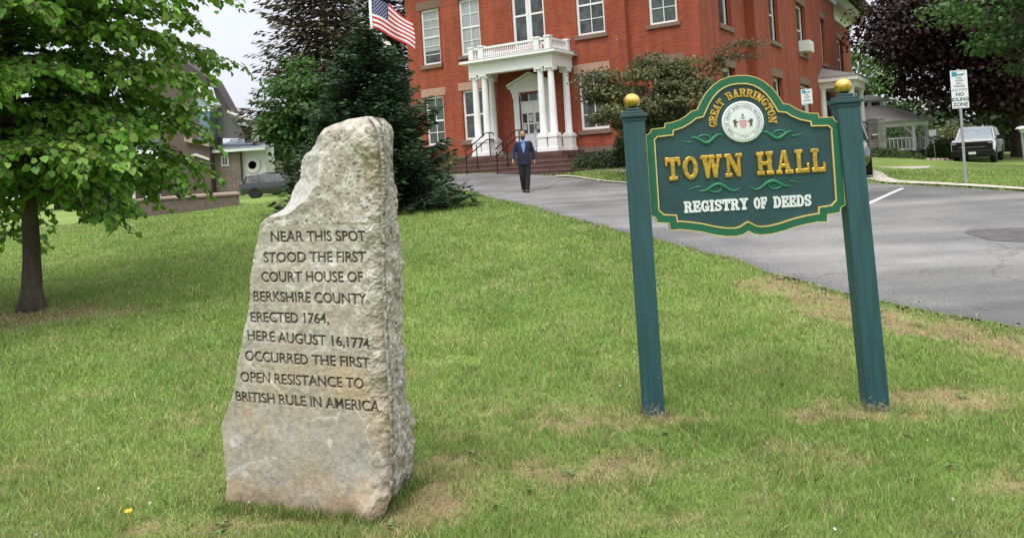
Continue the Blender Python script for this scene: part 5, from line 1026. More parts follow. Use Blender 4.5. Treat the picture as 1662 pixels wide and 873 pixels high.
# white pickup facing the camera
def pickup(pos, yaw):
    r_ = thing('pickup_truck', 'white pickup truck with black front parked on the grass under the purple tree', 'pickup truck', pos, yaw); hw = 1.0
    b_ = MB()      # front is -y
    def ringx(y, w0, zl, zh, cr=.06): return [(-w0, y, zl), (-w0*1.0, y, zh-cr*2), (-w0+cr, y, zh-cr*.3), (-w0*.5, y, zh+.02), (w0*.5, y, zh+.02), (w0-cr, y, zh-cr*.3), (w0, y, zh-cr*2), (w0, y, zl)]
    b_.loft([ringx(-2.88, hw*.97, .62, 1.20), ringx(-2.7, hw*1.0, .60, 1.27), ringx(-1.5, hw, .58, 1.32), ringx(-1.3, hw, .52, 1.24), ringx(1.0, hw, .52, 1.22), ringx(1.05, hw, .52, 1.25), ringx(2.9, hw, .55, 1.25)]); b_.build('body', paint_wht, r_, smooth=35)
    c_ = MB(); rings = [[(-w0, y, 1.2), (-w1, y, z1-.07), (-w1+.12, y, z1), (w1-.12, y, z1), (w1, y, z1-.07), (w0, y, 1.2)] for y, w0, w1, z1 in ((-1.42, .92, .88, 1.26), (-.75, .94, .76, 1.86), (-.35, .95, .77, 1.93), (.75, .95, .77, 1.92), (.98, .95, .80, 1.5))]
    c_.loft(rings).build('window', glassd, r_, smooth=35)
    ws = MB(); ws.add([(-.84, -1.47, 1.275), (.84, -1.47, 1.275), (.70, -.79, 1.86), (-.70, -.79, 1.86)], [(0, 1, 2, 3)]); ws.build('windscreen', mat('windscreen_reflection', (.42, .48, .54), .10, spec=1), r_)  # white-blue reflection painted into the windscreen's base colour
    t_ = MB(); t_.loft([[(-w0, y, z0), (-w0+.1, y, z0+.07), (w0-.1, y, z0+.07), (w0, y, z0)] for y, w0, z0 in ((-.78, .78, 1.85), (-.35, .79, 1.90), (.75, .79, 1.89), (.92, .80, 1.70))])
    for sg in (-1, 1): t_.tube([(sg*.90, -1.42, 1.26), (sg*.76, -.72, 1.88)], .05, 6); t_.tube([(sg*.95, .05, 1.24), (sg*.79, .05, 1.9)], .05, 6); t_.tube([(sg*.95, .95, 1.24), (sg*.80, .82, 1.85)], .07, 6)
    t_.build('roof', paint_wht, r_, smooth=35)
    g_ = MB(); g_.box(-.94, .94, -2.97, -2.75, .58, 1.16); g_.build('grille', black, r_, bevel=.04); gb2 = MB(); gb2.box(-1.0, 1.0, -3.02, -2.70, .36, .72); gb2.build('bumper', black, r_, bevel=.04)
    ch_ = MB(); ch_.box(-.60, .60, -2.98, -2.95, .86, .88); ch_.build('grille_bar', rimm, r_)
    for sg in (-1, 1):
        h_ = MB(); h_.box(sg*.82-.10, sg*.82+.10, -2.985, -2.85, 1.05, 1.09); h_.build('headlight', lampm, r_, bevel=.02)
        m_ = MB(); m_.box(sg*1.12-.12, sg*1.12+.12, -1.25, -1.15, 1.22, 1.44); m_.tube([(sg*.95, -1.2, 1.25), (sg*1.08, -1.2, 1.28)], .03, 6); m_.build('mirror', black, r_, bevel=.02)
        for y_ in (-1.95, 1.75):
            a_ = MB(); a_.prism([(y_+.50*math.cos(k*math.pi/10), .42+.50*math.sin(k*math.pi/10)) for k in range(11)]+[(y_-.5, .40), (y_+.5, .40)], 0, sg*.985, sg*1.01); a_.build('wheel_arch', dark, r_)
        for y_ in (-1.95, 1.75):
            o = MB(); x_ = sg*.86; o.lathe([(.26, x_-.14), (.39, x_-.14), (.42, x_-.10), (.42, x_+.10), (.39, x_+.14), (.26, x_+.14)], 26, (0, y_, .42), 0); w2 = o.build('wheel', tyre, r_, smooth=40); q = MB(); q.lathe([(.27, x_+sg*.10), (.25, x_+sg*.125), (.08, x_+sg*.11), (.001, x_+sg*.13)], 20, (0, y_, .42), 0); q.build('rim', rimm, w2)
    p_ = MB(); p_.box(-.17, .17, -3.045, -3.022, .50, .62); p_.build('number_plate', signwhite, r_)
    return r_
pk = onground(1148, 133.6, 43); pickup(pk, R(-37))

# ------------------------------------------------------------------ gazebo and what stands round it
GD = 50.; gc = at(1022, 130, GD); ggz = g1(gc[0], gc[1]); base_z = at(1060, 128, GD)[2]
gaz = thing('gazebo', 'white posted gazebo with grey shingled roof and cupola beyond the path', 'gazebo', (gc[0], gc[1], base_z)); GR = 3.35
ze = at(1083, 99.5, GD)[2]-base_z; zc_ = at(1024, 88.5, GD)[2]-base_z; zc2 = at(1024, 84, GD)[2]-base_z; zt2 = at(1024, 78, GD)[2]-base_z
def octa(r, z, off=math.pi/8): return [(r*math.cos(off+k*math.pi/4), r*math.sin(off+k*math.pi/4), z) for k in range(8)]
fl = MB(); fl.loft([octa(GR-.1, -.8), octa(GR-.1, .20), octa(GR-.05, .201), octa(GR-.05, .28)]); fl.build('floor', mat('gazebo_floor', (.45, .52, .50), .7), gaz)
rf_ = MB(); rf_.loft([octa(GR+.35, ze-.05), octa(GR+.40, ze+.04), octa(1.15, zc_)]); rf_.build('roof', lightroof, gaz)
cu_ = MB(); cu_.loft([octa(1.05, zc_-.25), octa(1.05, zc2)]); cu = cu_.build('cupola', white, gaz); cw = MB()
for k in range(8):
    a = k*math.pi/4; d = np.array([math.cos(a), math.sin(a), 0]); e_ = np.array([-d[1], d[0], 0]); r0 = 1.05*math.cos(math.pi/8)+.012; c = d*r0; z0, z1 = zc_+.06, zc2-.06; cw.add([c+e_*.27+[0, 0, z0], c-e_*.27+[0, 0, z0], c-e_*.27+[0, 0, z1], c+e_*.27+[0, 0, z1]], [(0, 1, 2, 3)])
cw.build('cupola_window', glassd, cu); cr_ = MB(); cr_.loft([octa(1.45, zc2-.02), octa(1.5, zc2+.05), octa(.05, zt2)]); cr_.build('cupola_roof', lightroof, cu)
fz = MB(); fz.loft([octa(GR+.02, ze-.32), octa(GR+.02, ze-.055)]); fz.build('frieze', white, gaz)
for k in range(8):
    a = math.pi/8+k*math.pi/4; x_, y_ = (GR-.15)*math.cos(a), (GR-.15)*math.sin(a); p_ = MB(); p_.box(x_-.09, x_+.09, y_-.09, y_+.09, .28, ze-.3); p_.build('post', white, gaz)
    a2 = a+math.pi/4; q = np.array([(GR-.15)*math.cos(a2), (GR-.15)*math.sin(a2), 0]); p = np.array([x_, y_, 0])
    br = MB(); br.tube([p+[0, 0, ze-.85], p+(q-p)*.22+[0, 0, ze-.36]], .05, 5); br.tube([q+[0, 0, ze-.85], q+(p-q)*.22+[0, 0, ze-.36]], .05, 5); br.build('brace', white, gaz)
    if k == 6: continue
    rl = MB(); rl.tube([p+[0, 0, 1.12], q+[0, 0, 1.12]], .04, 5); rl.tube([p+[0, 0, .42], q+[0, 0, .42]], .035, 5)
    for j in range(1, 10): c = p+(q-p)*j/10; rl.tube([c+[0, 0, .42], c+[0, 0, 1.12]], .028, 4)
    rl.build('railing', white, gaz)
sts = MB(); ang2 = R(-42); d = np.array([math.cos(ang2), math.sin(ang2), 0]); e_ = np.array([-d[1], d[0], 0])
for k in range(4):
    c = d*(GR+.1+.3*k); z = .16-.22*k; sts.add([c+e_*.8+[0, 0, -.9], c-e_*.8+[0, 0, -.9], c-e_*.8+d*.32+[0, 0, -.9], c+e_*.8+d*.32+[0, 0, -.9], c+e_*.8+[0, 0, z], c-e_*.8+[0, 0, z], c-e_*.8+d*.32+[0, 0, z], c+e_*.8+d*.32+[0, 0, z]], [(4, 5, 6, 7), (0, 4, 7, 3), (1, 2, 6, 5), (3, 7, 6, 2), (0, 1, 5, 4)])
sts.build('steps', concrete, gaz); rl = MB()
for sg in (-1, 1):
    A_, B_ = d*(GR-.1)+e_*.85*sg, d*(GR+1.5)+e_*.85*sg
    rl.tube([A_+[0, 0, 1.12], B_+[0, 0, .25]], .05, 5); rl.tube([A_+[0, 0, .45], B_+[0, 0, -.42]], .04, 5); rl.tube([B_+[0, 0, -.9], B_+[0, 0, .4]], .07, 6)
    for j in range(1, 9): t = j/9; c = A_+(B_-A_)*t; rl.tube([c+[0, 0, .45-.87*t], c+[0, 0, 1.12-.87*t]], .03, 4)
rl.build('stair_rail', white, gaz)
pg = onground(1028, 130, 38); pz = at(1025, 129.5, 38)[2]; pil = MB(); h0, h1 = at(1019.5, 115, 38)[0], at(1037, 115, 38)[0]; pzt = at(1028, 97.5, 38)[2]
pr_ = thing('stone_pillar', 'square rough grey stone pillar standing in front of the gazebo', 'pillar', ((h0+h1)/2, 38, pz)); hw_ = (h1-h0)/2*.80
pil.box(-hw_, hw_, -hw_, hw_, -1.0, pzt-pz); pil.build('shaft', pillarstone, pr_, bevel=.03).rotation_euler = (0, 0, R(28))
# black planter tub, garden sign, lamp post
tb_ = MB(); q = onground(1073, 135.5, 44); tb_.lathe([(.40, 0), (.46, .08), (.52, .52), (.56, .55), (.55, .60), (.47, .60), (.45, .52)], 20); o = tb_.build('planter', black, smooth=40); o.location = (q[0], q[1], g1(q[0], q[1])); tag(o, 'black round planter tub in front of the gazebo bed', 'planter')
q = onground(1097, 133, 45); zq = at(1093.5, 107, 45)[2]-q[2]; gs = thing('garden_sign', 'small pale square sign on a thin stake by the gazebo bushes', 'sign', q); p_ = MB(); p_.tube([(0, 0, -.1), (-.1, 0, zq-.1)], .025, 6); p_.build('stake', galv, gs); p_ = MB(); p_.box(-.33, .10, -.05, -.03, zq-.36, zq); p_.build('sign_plate', signwhite, gs, bevel=.01)
q = onground(1201, 134, 40); lpz = at(1200, 104.5, 40)[2]-q[2]; lpo = thing('lamp_post', 'grey post with white hooded lamp at the right edge of the lawn', 'lamp post', q); p_ = MB(); p_.tube([(0, 0, -.1), (-.05, 0, lpz-.25)], .06, 8); p_.build('post', galv, lpo); p_ = MB(); p_.lathe([(.10, lpz-.32), (.17, lpz-.12), (.34, lpz-.09), (.26, lpz), (.05, lpz+.05)], 16); p_.build('lamp_hood', signwhite, lpo, smooth=40)
for k in range(9):
    q = onground(1088+k*2.6, 134.4-.2*(k % 3), 43); s_ = MB(); rr0 = .16+.07*((k*37) % 5)/5; s_.lathe([(rr0*.8, -.05), (rr0, .06), (rr0*.8, .16), (rr0*.3, .20)], 7); o = s_.build('edging_stone', basestone if k % 2 else concrete, smooth=False); o.location = (q[0], q[1], g1(q[0], q[1])); o.rotation_euler = (0, 0, k)
    tag(o, 'rough stone in the row edging the bed by the gazebo', 'stone', 'stones edging the gazebo bed')
# pale building beyond the gazebo
bq = onground(1090, 125, 82); bh = thing('house', 'tan building with light grey roof far behind the gazebo', 'house', (bq[0], bq[1], 0)); xl, xr = at(1038, 110, 82)[0]-bq[0], at(1134, 110, 82)[0]-bq[0]; zev = at(1080, 101, 82)[2]; zri = at(1060, 81, 82)[2]
b_ = MB(); b_.box(xl, xr, 0, 8, -.5, zev); b_.build('wall', mat('tan_siding', (.50, .41, .28), .8, var=.08), bh); b_ = MB(); b_.add([(xl-.5, -.6, zev-.1), (xr+.5, -.6, zev-.1), (xr-1, 4, zri), (xl+.3, 4, zri), (xl-.5, 8.6, zev-.1), (xr+.5, 8.6, zev-.1)], [(0, 1, 2, 3), (3, 2, 5, 4), (0, 3, 4), (1, 5, 2)]); b_.build('roof', mat('pale_shingle', (.27, .265, .27), .9, var=.15, scale=10), bh)
for k in range(4): window(bh, lambda a, z, d: (a, -.02+d, z), xl+1+k*2, xl+2+k*2, 1.0, 2.2, glassd, 2, 1, dep=-.04)
# ---------------- parking signs
def parking_sign(label, px, py, d, top_py, plates, pxtop):
    q = onground(px, py, d); zt = at(pxtop, top_py, d)[2]-q[2]; r_ = thing('parking_sign', label, 'sign', q, R(-12)); p_ = MB(); p_.box(-.025, .025, -.012, .012, -.1, zt); p_.build('sign_pole', galv, r_)
    z = zt-.03
    for (wd, ht, rows, top_teal) in plates:
        s_ = MB(); s_.box(-wd/2, wd/2, -.024, -.018, z-ht, z); s = s_.build('sign_plate', signwhite, r_, bevel=.002); k = MB()
        for i, (txt, sz, dz) in enumerate(rows):
            V, T = text_mesh(txt, sz, 'CENTER', sz*.035)
            for tr in T: k.add([(V[j][0], -.0255, z-dz+V[j][1]) for j in tr], [(0, 1, 2)])
        bw = .006
        k.box(-wd/2+.015, wd/2-.015, -.0252, -.0241, z-.018, z-.012); k.box(-wd/2+.015, wd/2-.015, -.0252, -.0241, z-ht+.012, z-ht+.018)
        k.build('lettering', inkgrey, s, recalc=False)
        if top_teal: t_ = MB(); t_.box(-wd/2+.03, -wd/2+.13, -.0258, -.0242, z-.13, z-.03); t_.box(-wd/2+.14, wd/2-.05, -.0256, -.0242, z-.10, z-.075); t_.build('symbol', teal, s)
        z -= ht+.006
    return r_
parking_sign('two white parking plates on a steel pole, lower one reading no idling zone', 1132, 152.3, 16.7, 57, [(.335, .42, [('HOUR', .06, .12), ('FOR', .05, .185), ('TOWN', .05, .24), ('HALL', .05, .295), ('PARKING', .05, .36)], True), (.335, .40, [('NO', .105, .13), ('IDLING', .105, .24), ('ZONE', .105, .35)], False)], 1123.3)
parking_sign('single small white parking plate on a pole seen just above the town sign', 952, 149, 22.5, 72.5, [(.31, .44, [('HOUR', .06, .12), ('FOR', .05, .185), ('TOWN', .05, .24), ('HALL', .05, .295), ('PARKING', .05, .36)], True)], 947.5)
# lantern like post with a little roof, far left of the spruce
q = onground(330, 160, 62); ln = thing('lantern_post', 'cream post with small roofed lantern top beyond the parked cars', 'lantern post', q); zt_ = at(329, 132.5, 62)[2]-q[2]; p_ = MB(); p_.box(-.16, .16, -.16, .16, -.2, zt_-.75); p_.build('post', cream, ln); p_ = MB(); p_.box(-.28, .28, -.28, .28, zt_-.74, zt_-.28); p_.build('lantern', cream, ln); p_ = MB(); p_.add([(-.62, -.62, zt_-.28), (.62, -.62, zt_-.28), (.62, .62, zt_-.28), (-.62, .62, zt_-.28), (0, 0, zt_)], [(0, 1, 4), (1, 2, 4), (2, 3, 4), (3, 0, 4), (3, 2, 1, 0)]); p_.build('roof', terrtop, ln)

# ------------------------------------------------------------------ flagpole and flags
FD = 23.5; fpp = at(437, 40, FD); fz_ = g1(fpp[0], fpp[1]); fp = thing('flagpole', 'white flagpole rising behind the dark spruce', 'flagpole', (fpp[0], fpp[1], fz_)); p_ = MB(); p_.tube([(0, 0, -.1), (0, 0, 9.2)], [.055, .038], 12); p_.build('pole', white, fp, smooth=True); p_ = MB(); p_.ball((0, 0, 9.28), .08); p_.build('ball_finial', gold, fp, smooth=True)
fred = mat('flag_red', (.50, .022, .035), .7, var=.05); fwh = mat('flag_white', (.72, .70, .69), .7, var=.04); fbl = mat('flag_blue', (.018, .030, .14), .7, var=.05)
def flag_pt(u, v, Hh, Lf):
    """u along the fly, v down the hoist; hanging limp with folds"""
    x = u*Lf*.74; z = -v*Hh-u*Lf*.52*(.55+.45*u)+.06*math.sin(u*7+v*1.2)*u; y = .13*math.sin(u*8.5-v*1.8)*(.3+u)-.05*u
    x += .05*math.sin(u*6+v*3)*u; return np.array([x, y, z])
Hh, Lf = .96, 1.62; ztop = at(437, 11.5, FD)[2]-fz_+Hh*.54
fl_ = MB(); NUq, NVq = 42, 39
vs = [flag_pt(i/NUq, j/NVq, Hh, Lf) for i in range(NUq+1) for j in range(NVq+1)]; fs = []; mi = []
for i in range(NUq):
    for j in range(NVq):
        fs.append((i*(NVq+1)+j, (i+1)*(NVq+1)+j, (i+1)*(NVq+1)+j+1, i*(NVq+1)+j+1)); st = j//3
        mi.append(2 if (i/NUq < .40 and st < 7) else (0 if st % 2 == 0 else 1))
fl_.add(vs, fs); fl_.mi = mi; fo = fl_.build('flag', [fred, fwh, fbl], smooth=True, recalc=False); fo.location = (fpp[0]+.05, fpp[1], fz_+ztop); tag(fo, 'red white and blue striped flag with stars hanging from the flagpole', 'flag')
ss = MB()
for rr0 in range(9):
    for cc0 in range(6 if rr0 % 2 == 0 else 5):
        u0 = (.033+.0667*cc0+(0 if rr0 % 2 == 0 else .0333)); v0 = .06*(rr0+.9)*.97; c = flag_pt(u0, v0, Hh, Lf); du = (flag_pt(u0+.01, v0, Hh, Lf)-c); du /= np.linalg.norm(du); dv = flag_pt(u0, v0+.01, Hh, Lf)-c; dv /= np.linalg.norm(dv); nn = np.cross(du, dv)
        for sg in (-1, 1): ss.add([c+nn*.006*sg+(du*math.cos(k*math.pi/5+.3)+dv*math.sin(k*math.pi/5+.3))*(.024 if k % 2 else .010) for k in range(10)], [tuple(range(10))])
ss.build('star', fwh, fo, recalc=False)
f2 = MB(); vs = [flag_pt(i/16, j/8, .30, .62) for i in range(17) for j in range(9)]; f2.add(vs, [(i*9+j, (i+1)*9+j, (i+1)*9+j+1, i*9+j+1) for i in range(16) for j in range(8)])
f2.mi = [1 if (5 <= i <= 9 and 2 <= j <= 5) or (j == 6 and 4 < i < 12) or (j == 1 and 3 < i < 13) else 0 for i in range(16) for j in range(8)]; f2o = f2.build('flag', [fwh, inkgrey], smooth=True, recalc=False); f2o.location = (fpp[0]+.05, fpp[1]-.02, at(440, 27, FD)[2]); tag(f2o, 'small white flag with black marks on the pole below the striped flag', 'flag')

# ------------------------------------------------------------------ the man on the drive (faces -y)
pq = onground(616.5, 158.6, 22.2)
skin = mat('skin', (.42, .25, .18), .55, var=.05); suit = mat('navy_suit', (.012, .016, .045), .8, var=.2, scale=14); trou = mat('black_trousers', (.008, .008, .011), .85, var=.2); shirt = mat('blue_shirt', (.16, .27, .55), .7, var=.05); hairm = mat('dark_hair', (.018, .013, .010), .7); leather = mat('black_leather', (.01, .01, .01), .35)
def ell(c, rx, ry, n=16, tilt=0): return [(c[0]+rx*math.cos(2*math.pi*k/n), c[1]+ry*math.sin(2*math.pi*k/n), c[2]+tilt*math.sin(2*math.pi*k/n)) for k in range(n)]
def fuse(o, vox, sm=4):
    r = o.modifiers.new('remesh', 'REMESH'); r.mode = 'VOXEL'; r.voxel_size = vox; r.use_smooth_shade = True
    s = o.modifiers.new('smooth', 'SMOOTH'); s.factor = .5; s.iterations = sm; return o
hipz, kneez = .93, .50
LEG = {-1: [(-.085, .0, .95), (-.085, -.05, .50), (-.055, .05, .085)], 1: [(.085, 0, .95), (.080, -.07, .50), (.045, -.16, .085)]}
ARM = {-1: [(-.185, .0, 1.415), (-.285, -.01, 1.17), (-.325, -.15, .955)], 1: [(.185, 0, 1.415), (.270, .07, 1.165), (.300, .04, .92)]}
b_ = MB()
b_.loft([ell((0, 0, .90), .165, .11), ell((0, 0, 1.02), .16, .115), ell((0, -.01, 1.15), .165, .125), ell((0, 0, 1.32), .185, .12), ell((0, .01, 1.44), .165, .095), ell((0, .01, 1.50), .085, .07)])
b_.loft([ell((0, .012, 1.44), .062, .062), ell((0, .005, 1.56), .056, .060), ell((0, 0, 1.60), .05, .055)])
hd = [(1.545, .035, .040, -.045), (1.565, .052, .062, -.028), (1.60, .064, .082, -.012), (1.645, .072, .093, -.004), (1.69, .076, .098, 0), (1.73, .073, .096, .004), (1.765, .056, .076, .008), (1.785, .025, .034, .010)]
b_.loft([ell((0, yo, z), rx_, ry_) for z, rx_, ry_, yo in hd])
b_.loft([ell((0, -.098, 1.635), .016, .016), ell((0, -.103, 1.655), .013, .014), ell((0, -.094, 1.695), .008, .010)])               # nose
for sg in (-1, 1):
    b_.loft([ell((sg*.078, .005, 1.635), .008, .014), ell((sg*.083, .008, 1.665), .010, .022), ell((sg*.079, .008, 1.695), .008, .018)])   # ear
    b_.tube(LEG[sg], [.088, .058, .045], 14); b_.loft([ell((LEG[sg][2][0], LEG[sg][2][1]-.02, .03), .04, .07), ell((LEG[sg][2][0], LEG[sg][2][1], .10), .042, .045)])
    b_.tube(ARM[sg], [.050, .047, .033], 12)
    w_, h_ = np.array(ARM[sg][2]), np.array([0, -.02, -.085]); pal = w_+h_
    b_.loft([ell(w_+[0, 0, .01], .024, .030), ell(w_+[0, -.01, -.04], .020, .042), ell(pal, .018, .043)])
    for f_, (oy, ln) in enumerate(((-.034, .066), (-.011, .076), (.012, .070), (.033, .055))):
        p0 = pal+[0, oy, .008]; p1 = p0+[-sg*.006, 0, -ln*.5]; p2 = p1+[-sg*.022, 0, -ln*.45]; b_.tube([p0, p1, p2], [.0098, .0088, .0070], 8)
    t0 = w_+[0, -.035, -.03]; b_.tube([t0, t0+[-sg*.010, -.022, -.032], t0+[-sg*.020, -.026, -.060]], [.012, .010, .008], 8)
body = b_.build('person', skin); fuse(body, .0065, 3); body.location = pq; tag(body, 'bearded man in navy suit jacket and black trousers walking towards us on the drive', 'person')
j = MB()
j.loft([ell((0, -.005, .80), .205, .155), ell((0, -.005, .92), .205, .155), ell((0, -.015, 1.06), .190, .155), ell((0, -.015, 1.18), .190, .150), ell((0, 0, 1.33), .212, .140), ell((0, .008, 1.43), .195, .115), ell((0, .015, 1.49), .10, .085)])
for sg in (-1, 1): j.tube([np.array(ARM[sg][0])+[-sg*.05, 0, .02], np.array(ARM[sg][0])+[0, 0, .0], ARM[sg][1], np.array(ARM[sg][1])*.06+np.array(ARM[sg][2])*.94], [.075, .082, .064, .052], 14)
fuse(j.build('jacket', suit, body), .010, 4)
t_ = MB(); t_.loft([ell((0, 0, .80), .175, .125), ell((0, 0, .96), .172, .125), ell((0, 0, 1.04), .165, .12)])
for sg in (-1, 1): t_.tube([np.array(LEG[sg][0])+[0, 0, .02], LEG[sg][0], LEG[sg][1], np.array(LEG[sg][2])+[0, .0, .0]], [.11, .112, .080, .068], 14)
fuse(t_.build('trousers', trou, body), .010, 4)
s_ = MB(); s_.add([(-.058, -.098, 1.475), (.058, -.098, 1.475), (.062, -.142, 1.36), (.022, -.168, 1.17), (-.004, -.170, 1.12), (-.030, -.166, 1.19), (-.062, -.142, 1.36), (0, -.125, 1.475), (0, -.158, 1.34), (-.004, -.176, 1.18)], [(0, 6, 8, 7), (6, 5, 9, 8), (5, 4, 9), (7, 8, 2, 1), (8, 9, 3, 2), (9, 4, 3)])
for sg in (-1, 1): s_.add([(0, -.128, 1.50), (sg*.07, -.085, 1.515), (sg*.075, -.10, 1.47), (sg*.03, -.150, 1.44)], [(0, 1, 2, 3)])
so_ = s_.build('shirt', shirt, body); sm_ = so_.modifiers.new('t', 'SOLIDIFY'); sm_.thickness = .012
for sg in (-1, 1):
    lp_ = MB(); lp_.add([(sg*.060, -.115, 1.485), (sg*.105, -.130, 1.43), (sg*.100, -.160, 1.33), (sg*.010-.002, -.182, 1.11), (sg*.028, -.176, 1.20), (sg*.060, -.150, 1.36)], [(0, 1, 2, 5), (5, 2, 3, 4)])
    lo_ = lp_.build('lapel', suit, body); sm_ = lo_.modifiers.new('t', 'SOLIDIFY'); sm_.thickness = .010
for sg in (-1, 1):
    fx, fy, fz2 = LEG[sg][2]; f_ = MB(); f_.loft([ell((fx, fy-.06, 0.002), .044, .135), ell((fx, fy-.06, .035), .048, .138), ell((fx, fy-.03, .075), .045, .095), ell((fx, fy, .11), .045, .055)]); f_.build('shoe', leather, body, smooth=True)
h_ = MB(); h_.loft([ell((0, yo+.014, z), rx_+.006, ry_-.004) for z, rx_, ry_, yo in ((1.665, .074, .084, .014), (1.70, .077, .096, .008), (1.74, .074, .097, .006), (1.772, .058, .080, .008), (1.794, .028, .038, .010))]); h_.build('hair', hairm, body, smooth=True)
be = MB(); be.loft([ell((0, yo-.006, z), rx_+.004, ry_+.003) for z, rx_, ry_, yo in ((1.535, .030, .036, -.045), (1.56, .050, .062, -.028), (1.59, .062, .079, -.014), (1.622, .066, .084, -.010))]); be.build('beard', hairm, body, smooth=True)
for sg in (-1, 1): ey = MB(); ey.box(sg*.030-.013, sg*.030+.013, -.096, -.088, 1.668, 1.678); ey.build('eye', hairm, body); ey = MB(); ey.box(sg*.030-.018, sg*.030+.018, -.099, -.090, 1.690, 1.696); ey.build('eyebrow', hairm, body)
mo = MB(); mo.box(-.022, .022, -.098, -.088, 1.603, 1.610); mo.build('mouth', mat('lips', (.28, .11, .09), .6), body)
for z_ in (1.06, .98): bt = MB(); bt.ball((-.004, -.170, z_), .009, 8); bt.build('button', leather, body)
ph = MB(); ph.box(.270, .282, -.025, .055, .775, .855); po2 = ph.build('phone', black, bevel=.006); po2.location = pq; tag(po2, "small dark object held in the walking man's hand", 'phone')

# ------------------------------------------------------------------ lawn grass
rng = np.random.default_rng(99)
def lawn(n):
    y = 2.6*(27/2.6)**rng.random(n); x = (rng.random(n)*2-1)*(.74*y+1.0)
    k = ~poly_in(x, y, drive_poly); x, y = x[k], y[k]
    q = np.c_[x-SA[0], y-SA[1]]; u_, v_ = q@SU[:2], q@SV[:2]; k = ~((u_ > .03) & (u_ < .88) & (v_ > -.005) & (v_ < .45)); x, y = x[k], y[k]
    hgt = .031+.0011*y; wid = .0013*y
    b = bare(x, y); tall = fbm(np.c_[x*3, y*3, x*0+7], 3); k = rng.random(len(x)) > b*.72; x, y, b, tall, hgt, wid = x[k], y[k], b[k], tall[k], hgt[k], wid[k]
    z = gz(x, y)+(fbm(np.c_[x*4, y*4, x*0], 3)-.5)*.03-.004; m_ = len(x)
    h = hgt*(.45+1.15*tall)*rng.uniform(.5, 1.35, m_)*(1-.45*b); w_ = wid*rng.uniform(.7, 1.3, m_); az = rng.random(m_)*6.283; ln = h*rng.uniform(.15, 1.1, m_); la = rng.random(m_)*6.283
    sx, sy = np.cos(az)*w_/2, np.sin(az)*w_/2; lx, ly = np.cos(la)*ln, np.sin(la)*ln
    V = np.stack([np.c_[x-sx, y-sy, z], np.c_[x+sx, y+sy, z], np.c_[x+sx*.7+lx*.4, y+sy*.7+ly*.4, z+h*.62], np.c_[x-sx*.7+lx*.4, y-sy*.7+ly*.4, z+h*.62], np.c_[x+lx, y+ly, z+h]], 1).reshape(-1, 3)
    a = np.arange(m_)*5; L_ = np.stack([a, a+1, a+2, a+3, a+3, a+2, a+4], 1).ravel(); st = np.stack([np.arange(m_)*7, np.arange(m_)*7+4], 1).ravel()
    c = lawn_col(x, y, b*.8)*1.25; n2 = fbm(np.c_[x*1.3, y*.8, x*0+31], 3)
    c = c*(1+rng.normal(size=(m_, 1))*.22); dry = rng.random(m_) < (.07+.85*b+.18*np.clip((n2-.5)*3, 0, 1)*np.clip((9-y)/5, 0, 1)); c[dry] = vary([.44, .37, .20], dry.sum(), .25, .08); c = np.clip(c, .004, .8)
    return V, L_, st, np.repeat(c, 5, 0)
parts = [lawn(760000)]
o_ = 0; lo = 0; VV, LL, SS, CC = [], [], [], []
for V, L_, st, c in parts: VV.append(V); LL.append(L_+o_); SS.append(st+lo); CC.append(c); o_ += len(V); lo += len(L_)
tag(fast_mesh('lawn_grass', np.concatenate(VV), np.concatenate(LL), np.concatenate(SS), bladem, None, np.concatenate(CC)), kind='stuff')
# taller tufts, broad leaved weeds and grass left long round the stone and the posts
rng = np.random.default_rng(5)
def tufts(cx, cy, nb, hgt, spread):
    m_ = len(cx)*nb; x = np.repeat(cx, nb)+rng.normal(size=m_)*spread; y = np.repeat(cy, nb)+rng.normal(size=m_)*spread*.8; k = ~poly_in(x, y, drive_poly); x, y = x[k], y[k]; m_ = len(x)
    z = gz(x, y)+(fbm(np.c_[x*4, y*4, x*0], 3)-.5)*.03-.004; h = hgt*rng.uniform(.5, 1.3, m_); c = np.c_[x, y, z]; ax = np.c_[rng.normal(size=(m_, 2))*.45, np.ones(m_)]
    cc_ = lawn_col(x, y, x*0)*.95*(1+rng.normal(size=(m_, 1))*.2); dry = rng.random(m_) < .14; cc_[dry] = vary([.44, .37, .20], dry.sum(), .2, .06); return c, ax, h, np.clip(cc_, .01, .8)
yy = 2.8*(16/2.8)**rng.random(420); xx = (rng.random(420)*2-1)*(.72*yy+.6); A1 = tufts(xx, yy, 26, .062, .035)
u_ = np.r_[rng.uniform(.0, .86, 150), rng.uniform(.80, .90, 60)]; v_ = np.r_[rng.normal(-.035, .02, 150), rng.uniform(0, .42, 60)]; P_ = SA[None]+u_[:, None]*SU+v_[:, None]*SV; A2 = tufts(P_[:, 0], P_[:, 1], 9, .050, .018)
pb = np.r_[[[SG[0]-.652, SG[1]+.06]]*16, [[SG[0]+.636, SG[1]-.06]]*16]+rng.normal(size=(32, 2))*.075; A3 = tufts(pb[:, 0], pb[:, 1], 9, .055, .02)
cA, aA, hA, kA = (np.concatenate(q) for q in zip(A1, A2, A3)); leaves('grass_tufts', cA, aA, rng.normal(size=cA.shape)*[1, 1, .2], hA, kA, bladem, None, 'card', .045); tag(bpy.data.objects['grass_tufts'], kind='stuff')
yy = 2.8*(13/2.8)**rng.random(70); xx = (rng.random(70)*2-1)*(.72*yy+.6); k = ~poly_in(xx, yy, drive_poly); xx, yy = np.repeat(xx[k], 9), np.repeat(yy[k], 9); m_ = len(xx); az = rng.random(m_)*6.283; xx = xx+rng.normal(size=m_)*.012; yy = yy+rng.normal(size=m_)*.012
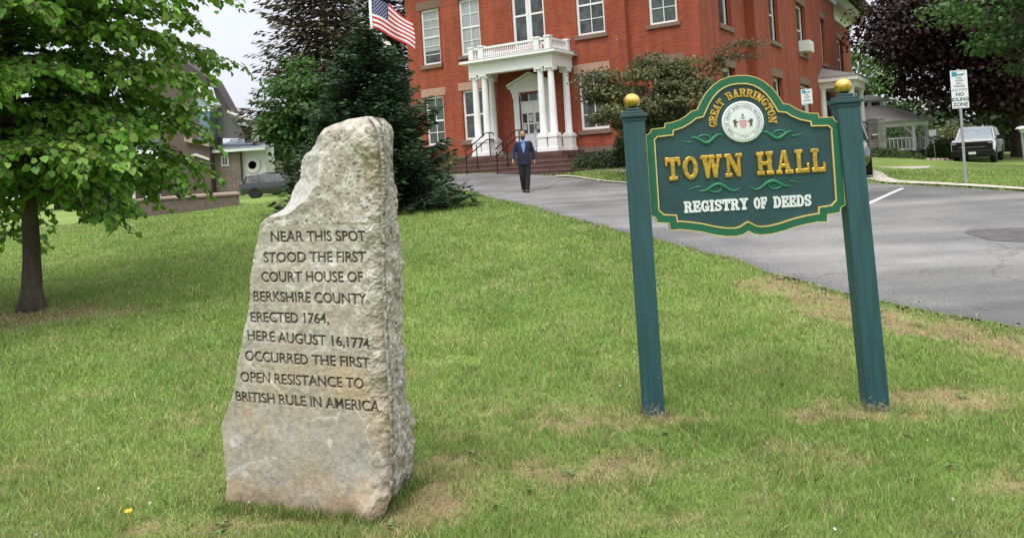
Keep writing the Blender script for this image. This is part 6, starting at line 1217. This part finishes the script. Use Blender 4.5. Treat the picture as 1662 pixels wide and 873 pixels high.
leaves('lawn_weeds', np.c_[xx, yy, gz(xx, yy)+.012], np.c_[np.cos(az), np.sin(az), rng.uniform(.15, .7, m_)], np.tile([0, 0, 1.], (m_, 1))+rng.normal(size=(m_, 3))*.2, rng.uniform(.022, .042, m_), vary([.17, .25, .075], m_, .2, .06), leafm, None, 'leaf', .28); tag(bpy.data.objects['lawn_weeds'], kind='stuff')
# clover heads scattered in the lawn
n = 240; y = rng.uniform(3, 17, n); x = (rng.random(n)*2-1)*(.70*y); k = (~poly_in(x, y, drive_poly)) & (fbm(np.c_[x*.7, y*.7, x*0+50], 2) > .5); x, y = x[k], y[k]; z = gz(x, y)+.045; n = len(x)
c = np.c_[x, y, z]; leaves('clover_flowers', c, rng.normal(size=(n, 3))+[0, 0, .6], rdir(n), rng.uniform(.009, .017, n), vary([.62, .62, .58], n, .08, .03), leafm, None, 'card', .5)
tag(bpy.data.objects['clover_flowers'], kind='stuff')
q = hit(151.5, 430); f_ = MB(); f_.lathe([(.003, -.04), (.002, 0), (.008, .004), (.019, .008), (.016, .013), (.004, .015)], 14); o = f_.build('dandelion', mat('dandelion_yellow', (.62, .42, .015), .7)); o.location = (q[0], q[1], q[2]+.045); tag(o, 'single yellow dandelion flower in the grass at lower left', 'flower')
# loose gravel along the broken edge of the drive
n = 2600; i = rng.integers(8, 225, n); q = ne[i]+rng.normal(size=(n, 2))*np.array([.16, .16]); rr = rng.uniform(.004, .014, n)*(1+(rng.random(n) > .95)*1.2); z = gz(q[:, 0], q[:, 1])+.012
O = np.array([[1, 0, 0], [0, 1, 0], [-1, 0, 0], [0, -1, 0], [0, 0, .7], [0, 0, -.5]]); V = (np.c_[q, z][:, None, :]+(O[None]+rng.normal(size=(n, 6, 3))*.25)*rr[:, None, None]).reshape(-1, 3)
F = np.array([[0, 1, 4], [1, 2, 4], [2, 3, 4], [3, 0, 4], [1, 0, 5], [2, 1, 5], [3, 2, 5], [0, 3, 5]]); L_ = (np.arange(n)[:, None, None]*6+F[None]).reshape(-1)
tag(fast_mesh('gravel', V, L_, np.arange(n*8)*3, attr_mat('gravel_stone', rough=.9), None, np.repeat(vary([.20, .185, .165], n, .35, .05), 6, 0)), kind='stuff')
